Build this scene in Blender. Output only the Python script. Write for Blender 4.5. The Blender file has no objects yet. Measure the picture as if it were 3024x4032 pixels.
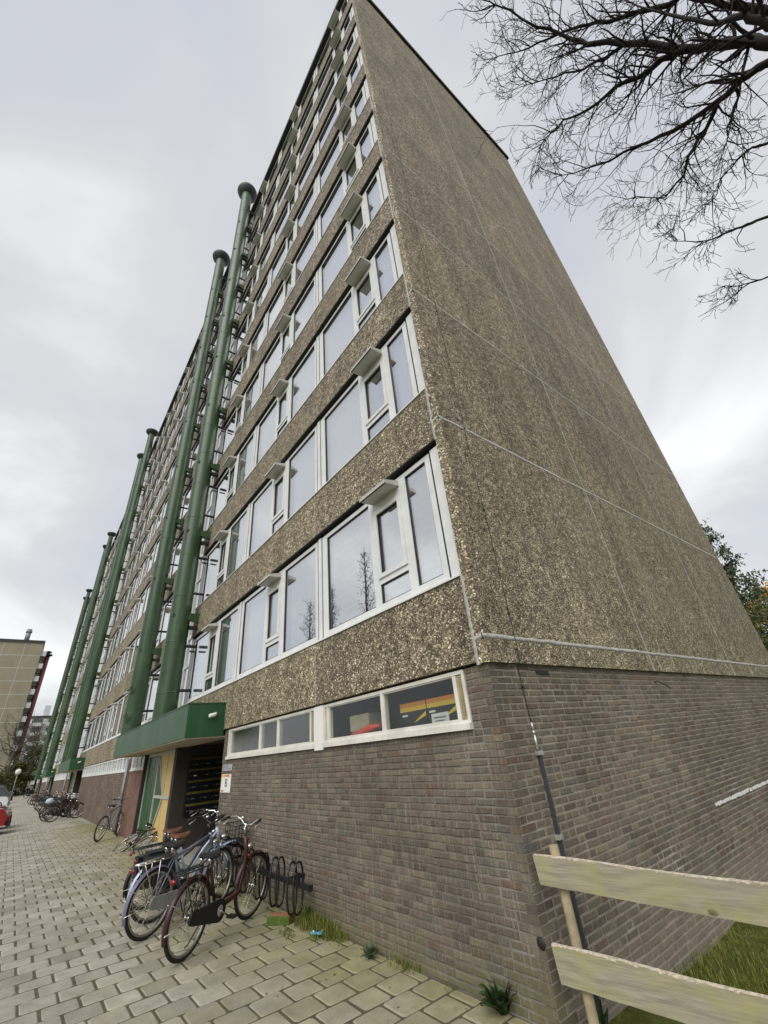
import bpy, bmesh, math, random
from mathutils import Vector, Matrix, Quaternion
random.seed(7)
R = math.radians
scene = bpy.context.scene
COL = scene.collection

# ------------------------------------------------------------------ camera, sky, sun, exposure
CX, CY, CZ = 2.6476, -3.3004, 1.7744
YAW, PITCH, ROLL, FPX = R(50.1119), R(29.6657), R(-5.7323), 1628.22 / 3024
F = Vector((-math.sin(YAW) * math.cos(PITCH), math.cos(YAW) * math.cos(PITCH), math.sin(PITCH)))
rt = Vector((math.cos(YAW), math.sin(YAW), 0)); up = rt.cross(F)
CR = rt * math.cos(ROLL) + up * math.sin(ROLL); CU = -rt * math.sin(ROLL) + up * math.cos(ROLL)
cam = bpy.data.cameras.new('camera'); camo = bpy.data.objects.new('camera', cam); COL.objects.link(camo)
cam.sensor_fit = 'HORIZONTAL'; cam.sensor_width = 36; cam.lens = 36 * FPX
cam.clip_start = 0.05; cam.clip_end = 2000
m3 = Matrix((CR, CU, -F)).transposed()
camo.matrix_world = Matrix.Translation((CX, CY, CZ)) @ m3.to_4x4()
scene.camera = camo
def seen(p):                                   # pixel (photo scale) of a point, used only to rank pieces by size
    d = Vector(p) - Vector((CX, CY, CZ)); w = d.dot(F)
    if w < .05: return None
    return 1512 + 1628.22 * d.dot(CR) / w, 2016 - 1628.22 * d.dot(CU) / w
def ray_point(px, py, t):
    d = (F + CR * ((px - 1512) / 1628.22) - CU * ((py - 2016) / 1628.22)).normalized()
    return Vector((CX, CY, CZ)) + d * t

SUN = Vector((.38, -.62, .68)).normalized()
w = bpy.data.worlds.new('World'); scene.world = w; w.use_nodes = True
nt = w.node_tree; nt.nodes.clear()
def N(nt, t, **k):
    n = nt.nodes.new(t)
    for a, b in k.items():
        if a.startswith('i_'):
            key = a[2:]; key = int(key) if key.isdigit() else key.replace('_', ' ')
            n.inputs[key].default_value = b
        else: setattr(n, a, b)
    return n
wo = N(nt, 'ShaderNodeOutputWorld'); bg = N(nt, 'ShaderNodeBackground'); nt.links.new(bg.outputs[0], wo.inputs[0])
sky = N(nt, 'ShaderNodeTexSky', sky_type='NISHITA', sun_disc=False)
sky.sun_elevation = math.asin(SUN.z); sky.sun_rotation = math.atan2(SUN.x, SUN.y)
tc = N(nt, 'ShaderNodeTexCoord')
sep = N(nt, 'ShaderNodeSeparateXYZ'); nt.links.new(tc.outputs['Generated'], sep.inputs[0])
zz = N(nt, 'ShaderNodeMath', operation='MAXIMUM', i_1=0.0); nt.links.new(sep.outputs['Z'], zz.inputs[0])
za = N(nt, 'ShaderNodeMath', operation='ADD', i_1=0.45); nt.links.new(zz.outputs[0], za.inputs[0])
dv = N(nt, 'ShaderNodeVectorMath', operation='DIVIDE'); nt.links.new(tc.outputs['Generated'], dv.inputs[0])
cb = N(nt, 'ShaderNodeCombineXYZ')
for i in range(3): nt.links.new(za.outputs[0], cb.inputs[i])
nt.links.new(cb.outputs[0], dv.inputs[1])
ns = N(nt, 'ShaderNodeTexNoise', i_Scale=1.75, i_Detail=5.0, i_Roughness=.5, i_Distortion=.35); nt.links.new(dv.outputs[0], ns.inputs['Vector'])
rp = N(nt, 'ShaderNodeValToRGB'); nt.links.new(ns.outputs['Fac'], rp.inputs[0])
e = rp.color_ramp.elements
e[0].position = .33; e[0].color = (.325, .338, .382, 1); e[1].position = .70; e[1].color = (.57, .57, .57, 1)
x = e.new(.46); x.color = (.368, .375, .395, 1)
x = e.new(.55); x.color = (.405, .407, .412, 1)
sk = N(nt, 'ShaderNodeVectorMath', operation='SCALE'); sk.inputs['Scale'].default_value = .055; nt.links.new(sky.outputs[0], sk.inputs[0])
mx = N(nt, 'ShaderNodeMix', data_type='RGBA'); mx.inputs['Factor'].default_value = .86
nt.links.new(sk.outputs[0], mx.inputs[6]); nt.links.new(rp.outputs[0], mx.inputs[7])
nt.links.new(mx.outputs[2], bg.inputs[0]); bg.inputs[1].default_value = 1.13

sl = bpy.data.lights.new('sun', 'SUN'); sl.energy = 1.5; sl.angle = R(50); sl.color = (1, .96, .9)
so = bpy.data.objects.new('sun', sl); COL.objects.link(so); so.rotation_euler = SUN.to_track_quat('Z', 'Y').to_euler()
vs = scene.view_settings; vs.view_transform = 'Standard'; vs.look = 'None'; vs.exposure = 0.82; vs.gamma = 1; vs.use_curve_mapping = False

# ------------------------------------------------------------------ materials
MATS = {}
class NT:
    def __init__(s, name):
        s.m = bpy.data.materials.new(name); s.m.use_nodes = True; s.t = s.m.node_tree
        s.b = s.t.nodes['Principled BSDF']; MATS[name] = s.m
    def n(s, t, **k): return N(s.t, t, **k)
    def l(s, a, b): s.t.links.new(a, b)
    def pos(s, scale=(1, 1, 1), obj=False):
        g = s.n('ShaderNodeTexCoord').outputs['Object'] if obj else s.n('ShaderNodeNewGeometry').outputs['Position']
        m = s.n('ShaderNodeMapping'); m.inputs['Scale'].default_value = scale; s.l(g, m.inputs[0]); return m.outputs[0]
    def noise(s, vec, scale, detail=4, rough=.55, dist=0):
        n = s.n('ShaderNodeTexNoise', i_Scale=scale, i_Detail=detail, i_Roughness=rough, i_Distortion=dist); s.l(vec, n.inputs['Vector']); return n.outputs['Fac']
    def ramp(s, v, *stops):
        r = s.n('ShaderNodeValToRGB'); s.l(v, r.inputs[0]); el = r.color_ramp.elements
        for i, (p, c) in enumerate(stops):
            x = el[i] if i < 2 else el.new(p)
            x.position = p; x.color = (*c, 1) if len(c) == 3 else c
        return r.outputs[0]
    def mix(s, f, a, b, mode='MIX'):
        m = s.n('ShaderNodeMix', data_type='RGBA', blend_type=mode)
        for v, i in ((f, 0), (a, 6), (b, 7)):
            if isinstance(v, (int, float)): m.inputs[i].default_value = v
            elif isinstance(v, tuple): m.inputs[i].default_value = (*v, 1)
            else: s.l(v, m.inputs[i])
        return m.outputs[2]
    def math(s, op, a, b=None):
        m = s.n('ShaderNodeMath', operation=op)
        for v, i in ((a, 0), (b, 1)):
            if v is None: continue
            if isinstance(v, (int, float)): m.inputs[i].default_value = v
            else: s.l(v, m.inputs[i])
        return m.outputs[0]
    def bump(s, h, strength=.3, dist=.01):
        b = s.n('ShaderNodeBump', i_Strength=strength, i_Distance=dist); s.l(h, b.inputs['Height']); s.l(b.outputs[0], s.b.inputs['Normal'])
    def col(s, c):
        if isinstance(c, tuple): s.b.inputs['Base Color'].default_value = (*c, 1)
        else: s.l(c, s.b.inputs['Base Color'])
    def rough(s, r):
        if isinstance(r, (int, float)): s.b.inputs['Roughness'].default_value = r
        else: s.l(r, s.b.inputs['Roughness'])
    def spec(s, v): s.b.inputs['Specular IOR Level'].default_value = v
    def metal(s, v): s.b.inputs['Metallic'].default_value = v

def paint(name, c, rough=.45, metal=0, var=.25, scale=9, spec=.5, bump=.0, grime=0):
    t = NT(name); v = t.pos(obj=True); f = t.noise(v, scale, 5, .65)
    d = tuple(x * (1 - var) for x in c); e = tuple(min(1, x * (1 + var * .5)) for x in c)
    cc = t.ramp(f, (.3, d), (.7, e))
    if grime:
        g = t.noise(t.pos((7, 7, .35)), 1.0, 5, .65); cc = t.mix(t.ramp(g, (.45, (0, 0, 0)), (.75, (grime, grime, grime))), cc, (.10, .115, .085))
        g = t.noise(t.pos((3, 3, 1.2)), 1.7, 6, .7); cc = t.mix(t.ramp(g, (.55, (0, 0, 0)), (.72, (grime, grime, grime))), cc, (.015, .022, .012))
    t.col(cc); t.metal(metal); t.spec(spec)
    t.rough(t.math('ADD', t.math('MULTIPLY', f, .25), rough - .1))
    if bump: t.bump(t.noise(v, scale * 8, 3), bump, .004)
    return t.m

def aggregate(name, tint=(1, 1, 1), scale=46, dark=1.0):
    t = NT(name); p = t.pos()
    wv = t.noise(p, 24, 2); wm = t.n('ShaderNodeVectorMath', operation='ADD')
    sc = t.n('ShaderNodeVectorMath', operation='SCALE'); sc.inputs['Scale'].default_value = .016
    nn = t.n('ShaderNodeTexNoise', i_Scale=30., i_Detail=2.); t.l(p, nn.inputs['Vector']); t.l(nn.outputs['Color'], sc.inputs[0])
    t.l(p, wm.inputs[0]); t.l(sc.outputs[0], wm.inputs[1])
    vo = t.n('ShaderNodeTexVoronoi', i_Scale=scale, i_Randomness=1.0); t.l(wm.outputs[0], vo.inputs['Vector'])
    sp = t.n('ShaderNodeSeparateColor'); t.l(vo.outputs['Color'], sp.inputs[0])
    k = lambda c: tuple(a * b * dark for a, b in zip(c, tint))
    peb = t.ramp(sp.outputs[0], (0, k((.085, .075, .058))), (.88, k((.44, .42, .35))), (.22, k((.150, .135, .104))), (.42, k((.205, .185, .140))), (.58, k((.215, .205, .175))), (.74, k((.315, .295, .235))), (1, k((.70, .68, .61))))
    hue = t.ramp(sp.outputs[1], (0, (1.02, .98, .92)), (1, (.97, 1.01, .90)), (.5, (1.0, .96, .98)))
    peb = t.mix(1, peb, hue, 'MULTIPLY')
    gap = t.ramp(vo.outputs['Distance'], (.42, (0, 0, 0)), (.75, (.9, .9, .9)))
    c = t.mix(gap, peb, k((.052, .047, .037)))
    cl = t.noise(p, 9, 3, .6); c = t.mix(1, c, t.ramp(cl, (.3, (.72, .71, .70)), (.7, (1.26, 1.25, 1.23))), 'MULTIPLY')
    v2 = t.n('ShaderNodeTexVoronoi', i_Scale=17.0); t.l(wm.outputs[0], v2.inputs['Vector']); s2 = t.n('ShaderNodeSeparateColor'); t.l(v2.outputs['Color'], s2.inputs[0])
    c = t.mix(1, c, t.ramp(s2.outputs[0], (0, (.70, .69, .68)), (1, (1.34, 1.33, 1.30))), 'MULTIPLY')
    big = t.noise(t.pos((1, 1, .55)), .7, 5, .6)
    gp = t.n('ShaderNodeNewGeometry'); sz = t.n('ShaderNodeSeparateXYZ'); t.l(gp.outputs['Position'], sz.inputs[0])
    lo = t.math('SUBTRACT', t.math('ADD', t.noise(p, .9, 5, .65), .42), t.math('MULTIPLY', sz.outputs['Z'], .055))
    c = t.mix(1, c, t.ramp(lo, (.30, (1, 1, 1)), (.75, (1.08, 1.09, .98))), 'MULTIPLY')
    c = t.mix(t.ramp(big, (.52, (0, 0, 0)), (.78, (.36, .36, .36))), c, k((.22, .205, .12)))
    b2 = t.noise(t.pos((1, 1, .3)), 1.6, 5, .65)
    c = t.mix(1, c, t.ramp(b2, (.3, (.68, .67, .66)), (.7, (1.18, 1.16, 1.12))), 'MULTIPLY')
    st = t.noise(t.pos((4, 4, .22)), 1.5, 4, .6)
    c = t.mix(1, c, t.ramp(st, (.3, (.88, .87, .86)), (.6, (1.04, 1.04, 1.04))), 'MULTIPLY')
    oi = t.n('ShaderNodeObjectInfo'); c = t.mix(1, c, t.ramp(oi.outputs['Random'], (0, (.90, .90, .91)), (1, (1.08, 1.08, 1.05))), 'MULTIPLY')
    t.col(c); t.rough(.82); t.spec(.3)
    h = t.math('SUBTRACT', 1.0, vo.outputs['Distance']); t.bump(h, .8, .012)
    return t.m

def brickmat(name, dark=1.0, tint=(1, 1, 1), streak=.62, algae=True):
    t = NT(name)
    g = t.n('ShaderNodeNewGeometry'); oi = t.n('ShaderNodeObjectInfo')
    r = t.math('FRACT', t.math('ADD', g.outputs['Random Per Island'], t.math('MULTIPLY', oi.outputs['Random'], 7.31)))
    k = lambda c: tuple(a * b * dark for a, b in zip(c, tint))
    base = t.ramp(r, (0, k((.082, .064, .055))), (.97, k((.112, .074, .058))), (.2, k((.102, .082, .068))), (.45, k((.125, .098, .078))), (.65, k((.094, .084, .074))), (.8, k((.155, .125, .095))), (.92, k((.115, .09, .075))))
    st = t.noise(t.pos((55, 55, 3.0)), 1.0, 3, .6)
    c = t.mix(t.ramp(st, (.52, (0, 0, 0)), (.78, (streak, streak, streak))), base, k((.30, .255, .205)))
    ln = t.noise(t.pos(), .55, 5, .6)
    c = t.mix(1, c, t.ramp(ln, (.3, (.72, .71, .70)), (.7, (1.22, 1.2, 1.16))), 'MULTIPLY')
    fine = t.noise(t.pos(), 90, 4, .7)
    c = t.mix(1, c, t.ramp(fine, (.3, (.78, .78, .78)), (.7, (1.15, 1.15, 1.15))), 'MULTIPLY')
    # algae near the foot of the wall
    sp = t.n('ShaderNodeSeparateXYZ'); t.l(g.outputs['Position'], sp.inputs[0])
    al = t.math('ADD', sp.outputs['Z'], t.math('MULTIPLY', t.noise(t.pos((1, 1, .6)), 2.2, 5, .65), .9))
    c = t.mix(t.ramp(al, (.50, (.55, .55, .55)), (.80, (0, 0, 0))), c, k((.115, .105, .045)) if algae else k((.20, .165, .125)))
    t.col(c); t.rough(.85); t.spec(.25); t.bump(fine, .55, .006)
    return t.m

def mortarmat(name, dark=1.0):
    t = NT(name); p = t.pos()
    g = t.n('ShaderNodeNewGeometry'); sp = t.n('ShaderNodeSeparateXYZ'); t.l(g.outputs['Position'], sp.inputs[0])
    c = t.ramp(t.noise(p, 5, 6, .7), (.3, (.105 * dark, .092 * dark, .075 * dark)), (.7, (.215 * dark, .195 * dark, .165 * dark)))
    # lime bloom: whiter repointed joints by the corner and in drifting patches
    cx = t.math('ABSOLUTE', t.math('ADD', sp.outputs['X'], .25))
    cx = t.math('ADD', cx, t.math('MULTIPLY', sp.outputs['Y'], 1.2))
    f = t.math('SUBTRACT', t.math('ADD', t.noise(t.pos((1, 1, 1)), 1.3, 5, .65), .32), t.math('MULTIPLY', cx, .75))
    c = t.mix(t.ramp(f, (.46, (0, 0, 0)), (.85, (.6, .6, .6))), c, (.33 * dark, .32 * dark, .29 * dark))
    f2 = t.noise(t.pos((.6, .6, 1.5)), 1.1, 4, .6)
    c = t.mix(t.ramp(f2, (.58, (0, 0, 0)), (.74, (.55, .55, .55))), c, (.36 * dark, .36 * dark, .34 * dark))
    t.col(c); t.rough(.95); t.spec(.1); t.bump(t.noise(p, 120, 3), .6, .006)
    return t.m

def brickfar(name):
    t = NT(name)
    g = t.n('ShaderNodeNewGeometry'); sp = t.n('ShaderNodeSeparateXYZ'); t.l(g.outputs['Position'], sp.inputs[0])
    cb = t.n('ShaderNodeCombineXYZ'); t.l(sp.outputs['X'], cb.inputs[0]); t.l(sp.outputs['Z'], cb.inputs[1])
    b = t.n('ShaderNodeTexBrick', i_Scale=1.0, i_Mortar_Size=.006, i_Brick_Width=.22, i_Row_Height=.06)
    t.l(cb.outputs[0], b.inputs['Vector'])
    b.inputs['Color1'].default_value = (.085, .064, .054, 1); b.inputs['Color2'].default_value = (.16, .12, .092, 1); b.inputs['Mortar'].default_value = (.19, .17, .145, 1)
    c = t.mix(1, b.outputs['Color'], t.ramp(t.noise(t.pos(), .8, 5, .6), (.3, (.8, .78, .78)), (.7, (1.25, 1.2, 1.15))), 'MULTIPLY')
    t.col(c); t.rough(.9); t.spec(.2); t.bump(b.outputs['Fac'], -.4, .006)
    return t.m

def glassmat(name, refl=.5, tint=(.8, .86, .86), rough=.0, wavy=0, graze=.9):
    t = NT(name); o = t.t.nodes['Material Output']; t.t.nodes.remove(t.b)
    gl = t.n('ShaderNodeBsdfGlossy', i_Roughness=rough); gl.inputs['Color'].default_value = (.96, .97, .98, 1)
    tr = t.n('ShaderNodeBsdfTransparent'); tr.inputs['Color'].default_value = (*tint, 1)
    lw = t.n('ShaderNodeLayerWeight', i_Blend=.5)
    if wavy:
        bp = t.n('ShaderNodeBump', i_Strength=wavy, i_Distance=.01); t.l(t.noise(t.pos(), 55, 3), bp.inputs['Height'])
        t.l(bp.outputs[0], gl.inputs['Normal'])
    f = t.math('ADD', t.math('MULTIPLY', t.math('POWER', lw.outputs['Facing'], 2.2), graze - refl), refl)
    m = t.n('ShaderNodeMixShader'); t.l(f, m.inputs[0]); t.l(tr.outputs[0], m.inputs[1]); t.l(gl.outputs[0], m.inputs[2]); t.l(m.outputs[0], o.inputs[0])
    return t.m

M = {}
M['agg'] = aggregate('exposed_aggregate', (1.02, .98, 1.0), 50, 1.48)  # gable copy, lightened to make up for weaker sun on that side
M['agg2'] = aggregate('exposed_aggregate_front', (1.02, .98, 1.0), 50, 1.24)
M['brick'] = brickmat('brown_brick', 1.33, (.94, .985, .98), .75); M['brick_side'] = brickmat('brown_brick_side', 1.45, (.96, 1.0, .97), .45, False)  # side copy lightened too, weaker gable light made up in its colour
M['mortar'] = mortarmat('mortar', 1.0); M['mortar_side'] = mortarmat('mortar_side', 1.75); M['brickfar'] = brickfar('brick_far')  # side mortar lightened: light caught by the gable joints put into its colour
M['redbrick'] = paint('red_brick_far', (.19, .105, .075), .85, 0, .4, 6)
M['sealant'] = paint('sealant', (.43, .415, .38), .75, 0, .4, 25)
M['pvc'] = paint('white_pvc', (.70, .71, .70), .38, 0, .14, 3)
M['hood'] = paint('hood_metal', (.50, .49, .45), .5, 0, .15, 6)
M['skygrey'] = paint('sky_reflection_grey', (.42, .43, .43), .9, 0, .1, 4)  # grey sheet added behind panes to give them the tone of reflected sky
M['wood_white'] = paint('cream_wood', (.68, .66, .60), .5, 0, .2, 5)
M['covergrey'] = paint('cover_grey', (.045, .048, .058), .5, 0, .3, 6)
M['louvre'] = paint('cream_louvre', (.52, .44, .28), .6, 0, .25, 10)
M['black'] = paint('black_rubber', (.012, .012, .013), .6, 0, .3, 6)
M['gasket'] = paint('gasket', (.035, .026, .023), .8, 0, .3, 6)
M['dark'] = paint('dark_interior', (.045, .046, .046), .9, 0, .3, 2)
M['fascia'] = paint('roof_fascia', (.045, .04, .038), .6, 0, .3, 3)
M['green'] = paint('green_duct_paint', (.021, .064, .019), .38, 0, .35, 1.6, grime=.55)
M['greencap'] = paint('dark_green_cap', (.020, .034, .024), .55, 0, .3, 3)
M['canopy'] = paint('green_canopy_paint', (.013, .070, .022), .40, 0, .12, 1.2, grime=.22)
M['soffit'] = paint('soffit', (.42, .36, .27), .7, 0, .25, 2)
M['glass'] = glassmat('window_glass', .44, (.94, .95, .95))
M['glassfar'] = glassmat('window_glass_far', .46, (.94, .95, .95))
M['frost'] = glassmat('frosted_glass', .07, (.86, .88, .87), .15, .5, .6)
M['clearlow'] = glassmat('dim_clear_glass', .03, (.90, .92, .90), .12, .25, .22)
M['curtain'] = paint('net_curtain', (.86, .86, .85), .9, 0, .1, 4)
M['blind'] = paint('roller_blind', (.34, .35, .36), .9, 0, .1, 4)
M['blind2'] = paint('roller_blind_light', (.39, .40, .41), .9, 0, .1, 4)
M['greyblind'] = paint('grey_blind', (.20, .205, .20), .9, 0, .15, 4)
M['yellow'] = paint('yellow_panel', (.62, .45, .17), .5, 0, .12, 2)
M['doorgreen'] = paint('door_green', (.03, .10, .035), .35, 0, .3, 2)
M['trim'] = paint('grey_white_trim', (.45, .47, .42), .5, 0, .15, 6)
M['gold'] = paint('brass_flap', (.42, .36, .12), .35, .8, .25, 8)
M['boxblack'] = paint('mailbox_black', (.01, .01, .012), .35, 0, .3, 6)
M['grey'] = paint('grey_metal', (.22, .24, .26), .45, .3, .25, 6)
M['alu'] = paint('aluminium', (.55, .55, .55), .35, .6, .2, 8)
M['chrome'] = paint('chrome', (.68, .66, .62), .2, 1, .15, 12)
M['plaster'] = paint('step_concrete', (.33, .32, .29), .85, 0, .3, 5, bump=.3)
M['blackmetal'] = paint('black_metal', (.010, .010, .011), .42, 0, .3, 10)
M['tyre'] = paint('tyre_rubber', (.014, .013, .013), .75, 0, .4, 18)
M['rim'] = paint('rim_alloy', (.46, .44, .40), .32, .85, .25, 20)
M['copper'] = paint('copper_red_paint', (.075, .030, .020), .28, .45, .35, 8)
M['iceblue'] = paint('pale_blue_paint', (.42, .52, .66), .3, .1, .15, 8)
M['silverblue'] = paint('silver_blue_paint', (.20, .22, .27), .32, .35, .25, 8)
M['lilac'] = paint('dirty_lilac_plastic', (.14, .14, .21), .4, 0, .3, 12)
M['greyplast'] = paint('grey_plastic', (.24, .245, .24), .45, 0, .25, 8)
M['leather'] = paint('brown_leather', (.13, .055, .028), .45, 0, .35, 14)
M['redlens'] = paint('red_lens', (.20, .012, .014), .15, 0, .2, 20)
M['maroon'] = paint('maroon_paint', (.050, .014, .017), .3, .1, .3, 8)
M['redcar'] = paint('red_car_paint', (.24, .012, .014), .2, .1, .15, 2)
M['whitecar'] = paint('white_car_paint', (.66, .67, .70), .25, 0, .1, 2)
M['bluecar'] = paint('blue_panel', (.05, .07, .33), .3, 0, .1, 2)
M['greycar'] = paint('grey_van_paint', (.06, .065, .075), .35, .1, .2, 2)
M['bluebag'] = paint('pale_blue_bag', (.45, .55, .62), .6, 0, .2, 12)
M['white'] = paint('white_sheet', (.74, .73, .71), .6, 0, .06, 6)
M['orange'] = paint('orange_print', (.72, .26, .03), .6, 0, .06, 6)
M['yellowp'] = paint('yellow_print', (.75, .50, .04), .6, 0, .06, 6)
M['pink'] = paint('pink_print', (.62, .20, .20), .6, 0, .1, 6)
M['red'] = paint('red_plastic', (.62, .06, .03), .5, 0, .12, 6)
M['cardboard'] = paint('beige_card', (.42, .37, .27), .8, 0, .2, 6)
M['cyan'] = paint('cyan_foil', (.10, .45, .62), .35, 0, .2, 20)
M['navy'] = paint('dark_foil', (.02, .035, .06), .3, 0, .3, 20)
M['redbrickloose'] = paint('loose_brick', (.33, .15, .075), .85, 0, .3, 20, bump=.4)
M['moss'] = paint('moss', (.075, .12, .016), .95, 0, .5, 30, bump=.6)
M['beige'] = paint('far_beige_wall', (.32, .285, .205), .9, 0, .18, .4)
M['pale'] = paint('far_pale_wall', (.60, .62, .62), .8, 0, .1, 2)
M['farbrown'] = paint('far_brown_wall', (.24, .21, .17), .9, 0, .2, 1)
M['farpale2'] = paint('far_grey_wall', (.42, .41, .38), .9, 0, .15, 1)
M['farglass'] = paint('far_glass', (.10, .11, .12), .2, 0, .3, 1)
M['redduct'] = paint('red_duct', (.17, .04, .042), .5, 0, .25, .5)
M['asphalt'] = paint('ground_soil', (.10, .095, .07), .95, 0, .3, 1)

M['porch'] = paint('shaded_dark_porch_brick', (.045, .037, .031), .85, 0, .4, 14, bump=.4)  # dark brown brick, darkened further for the shade inside the porch

def pavermat():
    t = NT('concrete_paver')
    g = t.n('ShaderNodeNewGeometry'); oi = t.n('ShaderNodeObjectInfo')
    r = t.math('FRACT', t.math('ADD', g.outputs['Random Per Island'], t.math('MULTIPLY', oi.outputs['Random'], 7.31)))
    c = t.ramp(r, (0, (.27, .25, .205)), (1, (.405, .38, .32)), (.5, (.34, .315, .262)))
    sp = t.n('ShaderNodeSeparateXYZ'); t.l(g.outputs['Position'], sp.inputs[0])
    dy = t.math('ABSOLUTE', t.math('SUBTRACT', sp.outputs['Y'], .1))
    f = t.math('SUBTRACT', t.math('ADD', t.noise(t.pos(), 1.1, 5, .65), .30), t.math('MULTIPLY', dy, .22))
    c = t.mix(t.ramp(f, (.32, (0, 0, 0)), (.78, (.85, .85, .85))), c, (.275, .255, .125))
    c = t.mix(1, c, t.ramp(t.noise(t.pos(), 3.2, 6, .7), (.3, (.72, .72, .72)), (.7, (1.15, 1.15, 1.15))), 'MULTIPLY')
    fine = t.noise(t.pos(), 150, 4, .75)
    c = t.mix(1, c, t.ramp(fine, (.3, (.80, .80, .80)), (.7, (1.14, 1.14, 1.14))), 'MULTIPLY')
    sp2 = t.noise(t.pos(), 42, 2, .5)
    c = t.mix(t.ramp(sp2, (.70, (0, 0, 0)), (.76, (.4, .4, .4))), c, (.46, .44, .36))
    st = t.noise(t.pos(), .9, 6, .75, .6)
    c = t.mix(t.ramp(st, (.60, (0, 0, 0)), (.72, (.5, .5, .5))), c, (.20, .185, .15))
    t.col(c); t.rough(.86); t.spec(.25); t.bump(fine, .35, .005)
    return t.m
M['paver'] = pavermat()
def farpaver():
    t = NT('paver_far')
    g = t.n('ShaderNodeNewGeometry'); sp = t.n('ShaderNodeSeparateXYZ'); t.l(g.outputs['Position'], sp.inputs[0])
    cb = t.n('ShaderNodeCombineXYZ'); t.l(sp.outputs['Y'], cb.inputs[0]); t.l(sp.outputs['X'], cb.inputs[1])
    b = t.n('ShaderNodeTexBrick', i_Scale=1.0, i_Mortar_Size=.018, i_Brick_Width=.3, i_Row_Height=.3, i_Mortar_Smooth=.6)
    t.l(cb.outputs[0], b.inputs['Vector'])
    b.inputs['Color1'].default_value = (.33, .31, .265, 1); b.inputs['Color2'].default_value = (.42, .395, .34, 1); b.inputs['Mortar'].default_value = (.20, .185, .14, 1)
    c = t.mix(1, b.outputs['Color'], t.ramp(t.noise(t.pos(), 1.2, 6, .7), (.3, (.78, .78, .77)), (.7, (1.15, 1.15, 1.12))), 'MULTIPLY')
    t.col(c); t.rough(.88); t.spec(.2)
    return t.m
M['paverfar'] = farpaver()
def soil():
    t = NT('joint_sand_moss'); p = t.pos()
    c = t.ramp(t.noise(p, 9, 6, .7), (.3, (.075, .068, .050)), (.7, (.14, .13, .09)))
    c = t.mix(t.ramp(t.noise(p, 2.2, 5, .7), (.5, (0, 0, 0)), (.7, (.7, .7, .7))), c, (.10, .105, .035))
    t.col(c); t.rough(1); t.spec(.05); t.bump(t.noise(p, 160, 3), .8, .006); return t.m
M['joint'] = soil()
def lawnmat():
    t = NT('lawn_soil'); p = t.pos()
    c = t.ramp(t.noise(p, 6, 6, .7), (.3, (.045, .055, .014)), (.7, (.105, .12, .03)))
    c = t.mix(t.ramp(t.noise(p, 1.4, 5, .7), (.5, (0, 0, 0)), (.72, (.6, .6, .6))), c, (.10, .085, .045))
    t.col(c); t.rough(1); t.spec(.05); t.bump(t.noise(p, 60, 3), .8, .02); return t.m
M['lawn'] = lawnmat()
def leaf(name, *cols):
    t = NT(name); g = t.n('ShaderNodeNewGeometry')
    n = len(cols); t.col(t.ramp(g.outputs['Random Per Island'], *[(i / (n - 1), c) for i, c in sorted(enumerate(cols), key=lambda q: 0 if q[0] == 0 else (1 if q[0] == n - 1 else 2))]))
    t.rough(.55); t.spec(.35); t.b.inputs['Subsurface Weight'].default_value = 0
    return t.m
M['grass'] = leaf('grass_blades', (.065, .085, .010), (.11, .14, .015), (.17, .19, .03), (.22, .19, .065))
M['weed'] = leaf('weed_leaves', (.018, .04, .012), (.035, .07, .02), (.055, .10, .03))
M['sage'] = leaf('grey_green_leaves', (.05, .085, .045), (.09, .13, .07))
M['leafdark'] = leaf('dark_leaves', (.025, .042, .020), (.055, .08, .032), (.10, .125, .055))
M['leafolive'] = leaf('olive_leaves', (.030, .040, .008), (.07, .085, .015), (.14, .12, .02))
M['leafautumn'] = leaf('autumn_leaves', (.45, .22, .02), (.55, .32, .05), (.35, .22, .03))
M['leafdry'] = leaf('sparse_leaves', (.05, .042, .02), (.11, .09, .03), (.08, .08, .02))
M['bark'] = paint('dark_bark', (.022, .016, .015), .9, 0, .4, 14, bump=.4)
M['barkfar'] = paint('far_bark', (.10, .085, .06), .9, 0, .3, 3)
def fencewood():
    t = NT('weathered_wood')
    wv = t.n('ShaderNodeTexWave', wave_type='BANDS', bands_direction='Z', i_Scale=4.2, i_Distortion=20.0, i_Detail=3.0, i_Detail_Scale=.45)
    t.l(t.pos((.55, 1, 1), True), wv.inputs['Vector']); rings = wv.outputs['Fac']
    gr = t.noise(t.pos((5, 60, 110), True), 1.0, 4, .6)
    c = t.ramp(rings, (.1, (.205, .188, .14)), (.75, (.285, .263, .20)))
    c = t.mix(.45, c, t.ramp(gr, (.3, (.18, .16, .12)), (.7, (.47, .44, .335))))
    vk = t.n('ShaderNodeTexVoronoi', i_Scale=2.2); t.l(t.pos((1, 1, 1.7), True), vk.inputs['Vector'])
    c = t.mix(t.ramp(vk.outputs['Distance'], (.045, (.85, .85, .85)), (.075, (0, 0, 0))), c, (.075, .058, .036))
    c = t.mix(t.ramp(t.noise(t.pos((1, 1, 1.6), True), 3.0, 5, .65), (.42, (0, 0, 0)), (.68, (.75, .75, .75))), c, (.33, .32, .13))
    c = t.mix(t.ramp(t.noise(t.pos((6, 6, 6), True), 5, 4, .7), (.64, (0, 0, 0)), (.72, (.5, .5, .5))), c, (.36, .35, .29))
    t.col(c); t.rough(.88); t.spec(.2); t.bump(t.mix(.9, rings, gr), .14, .004); return t.m
M['fence'] = fencewood()
M['post'] = paint('bare_post_wood', (.36, .30, .19), .85, 0, .35, 12, bump=.4)
M['barkstrip'] = paint('pale_bark_strip', (.58, .51, .40), .9, 0, .5, 45, bump=.8)

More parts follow.
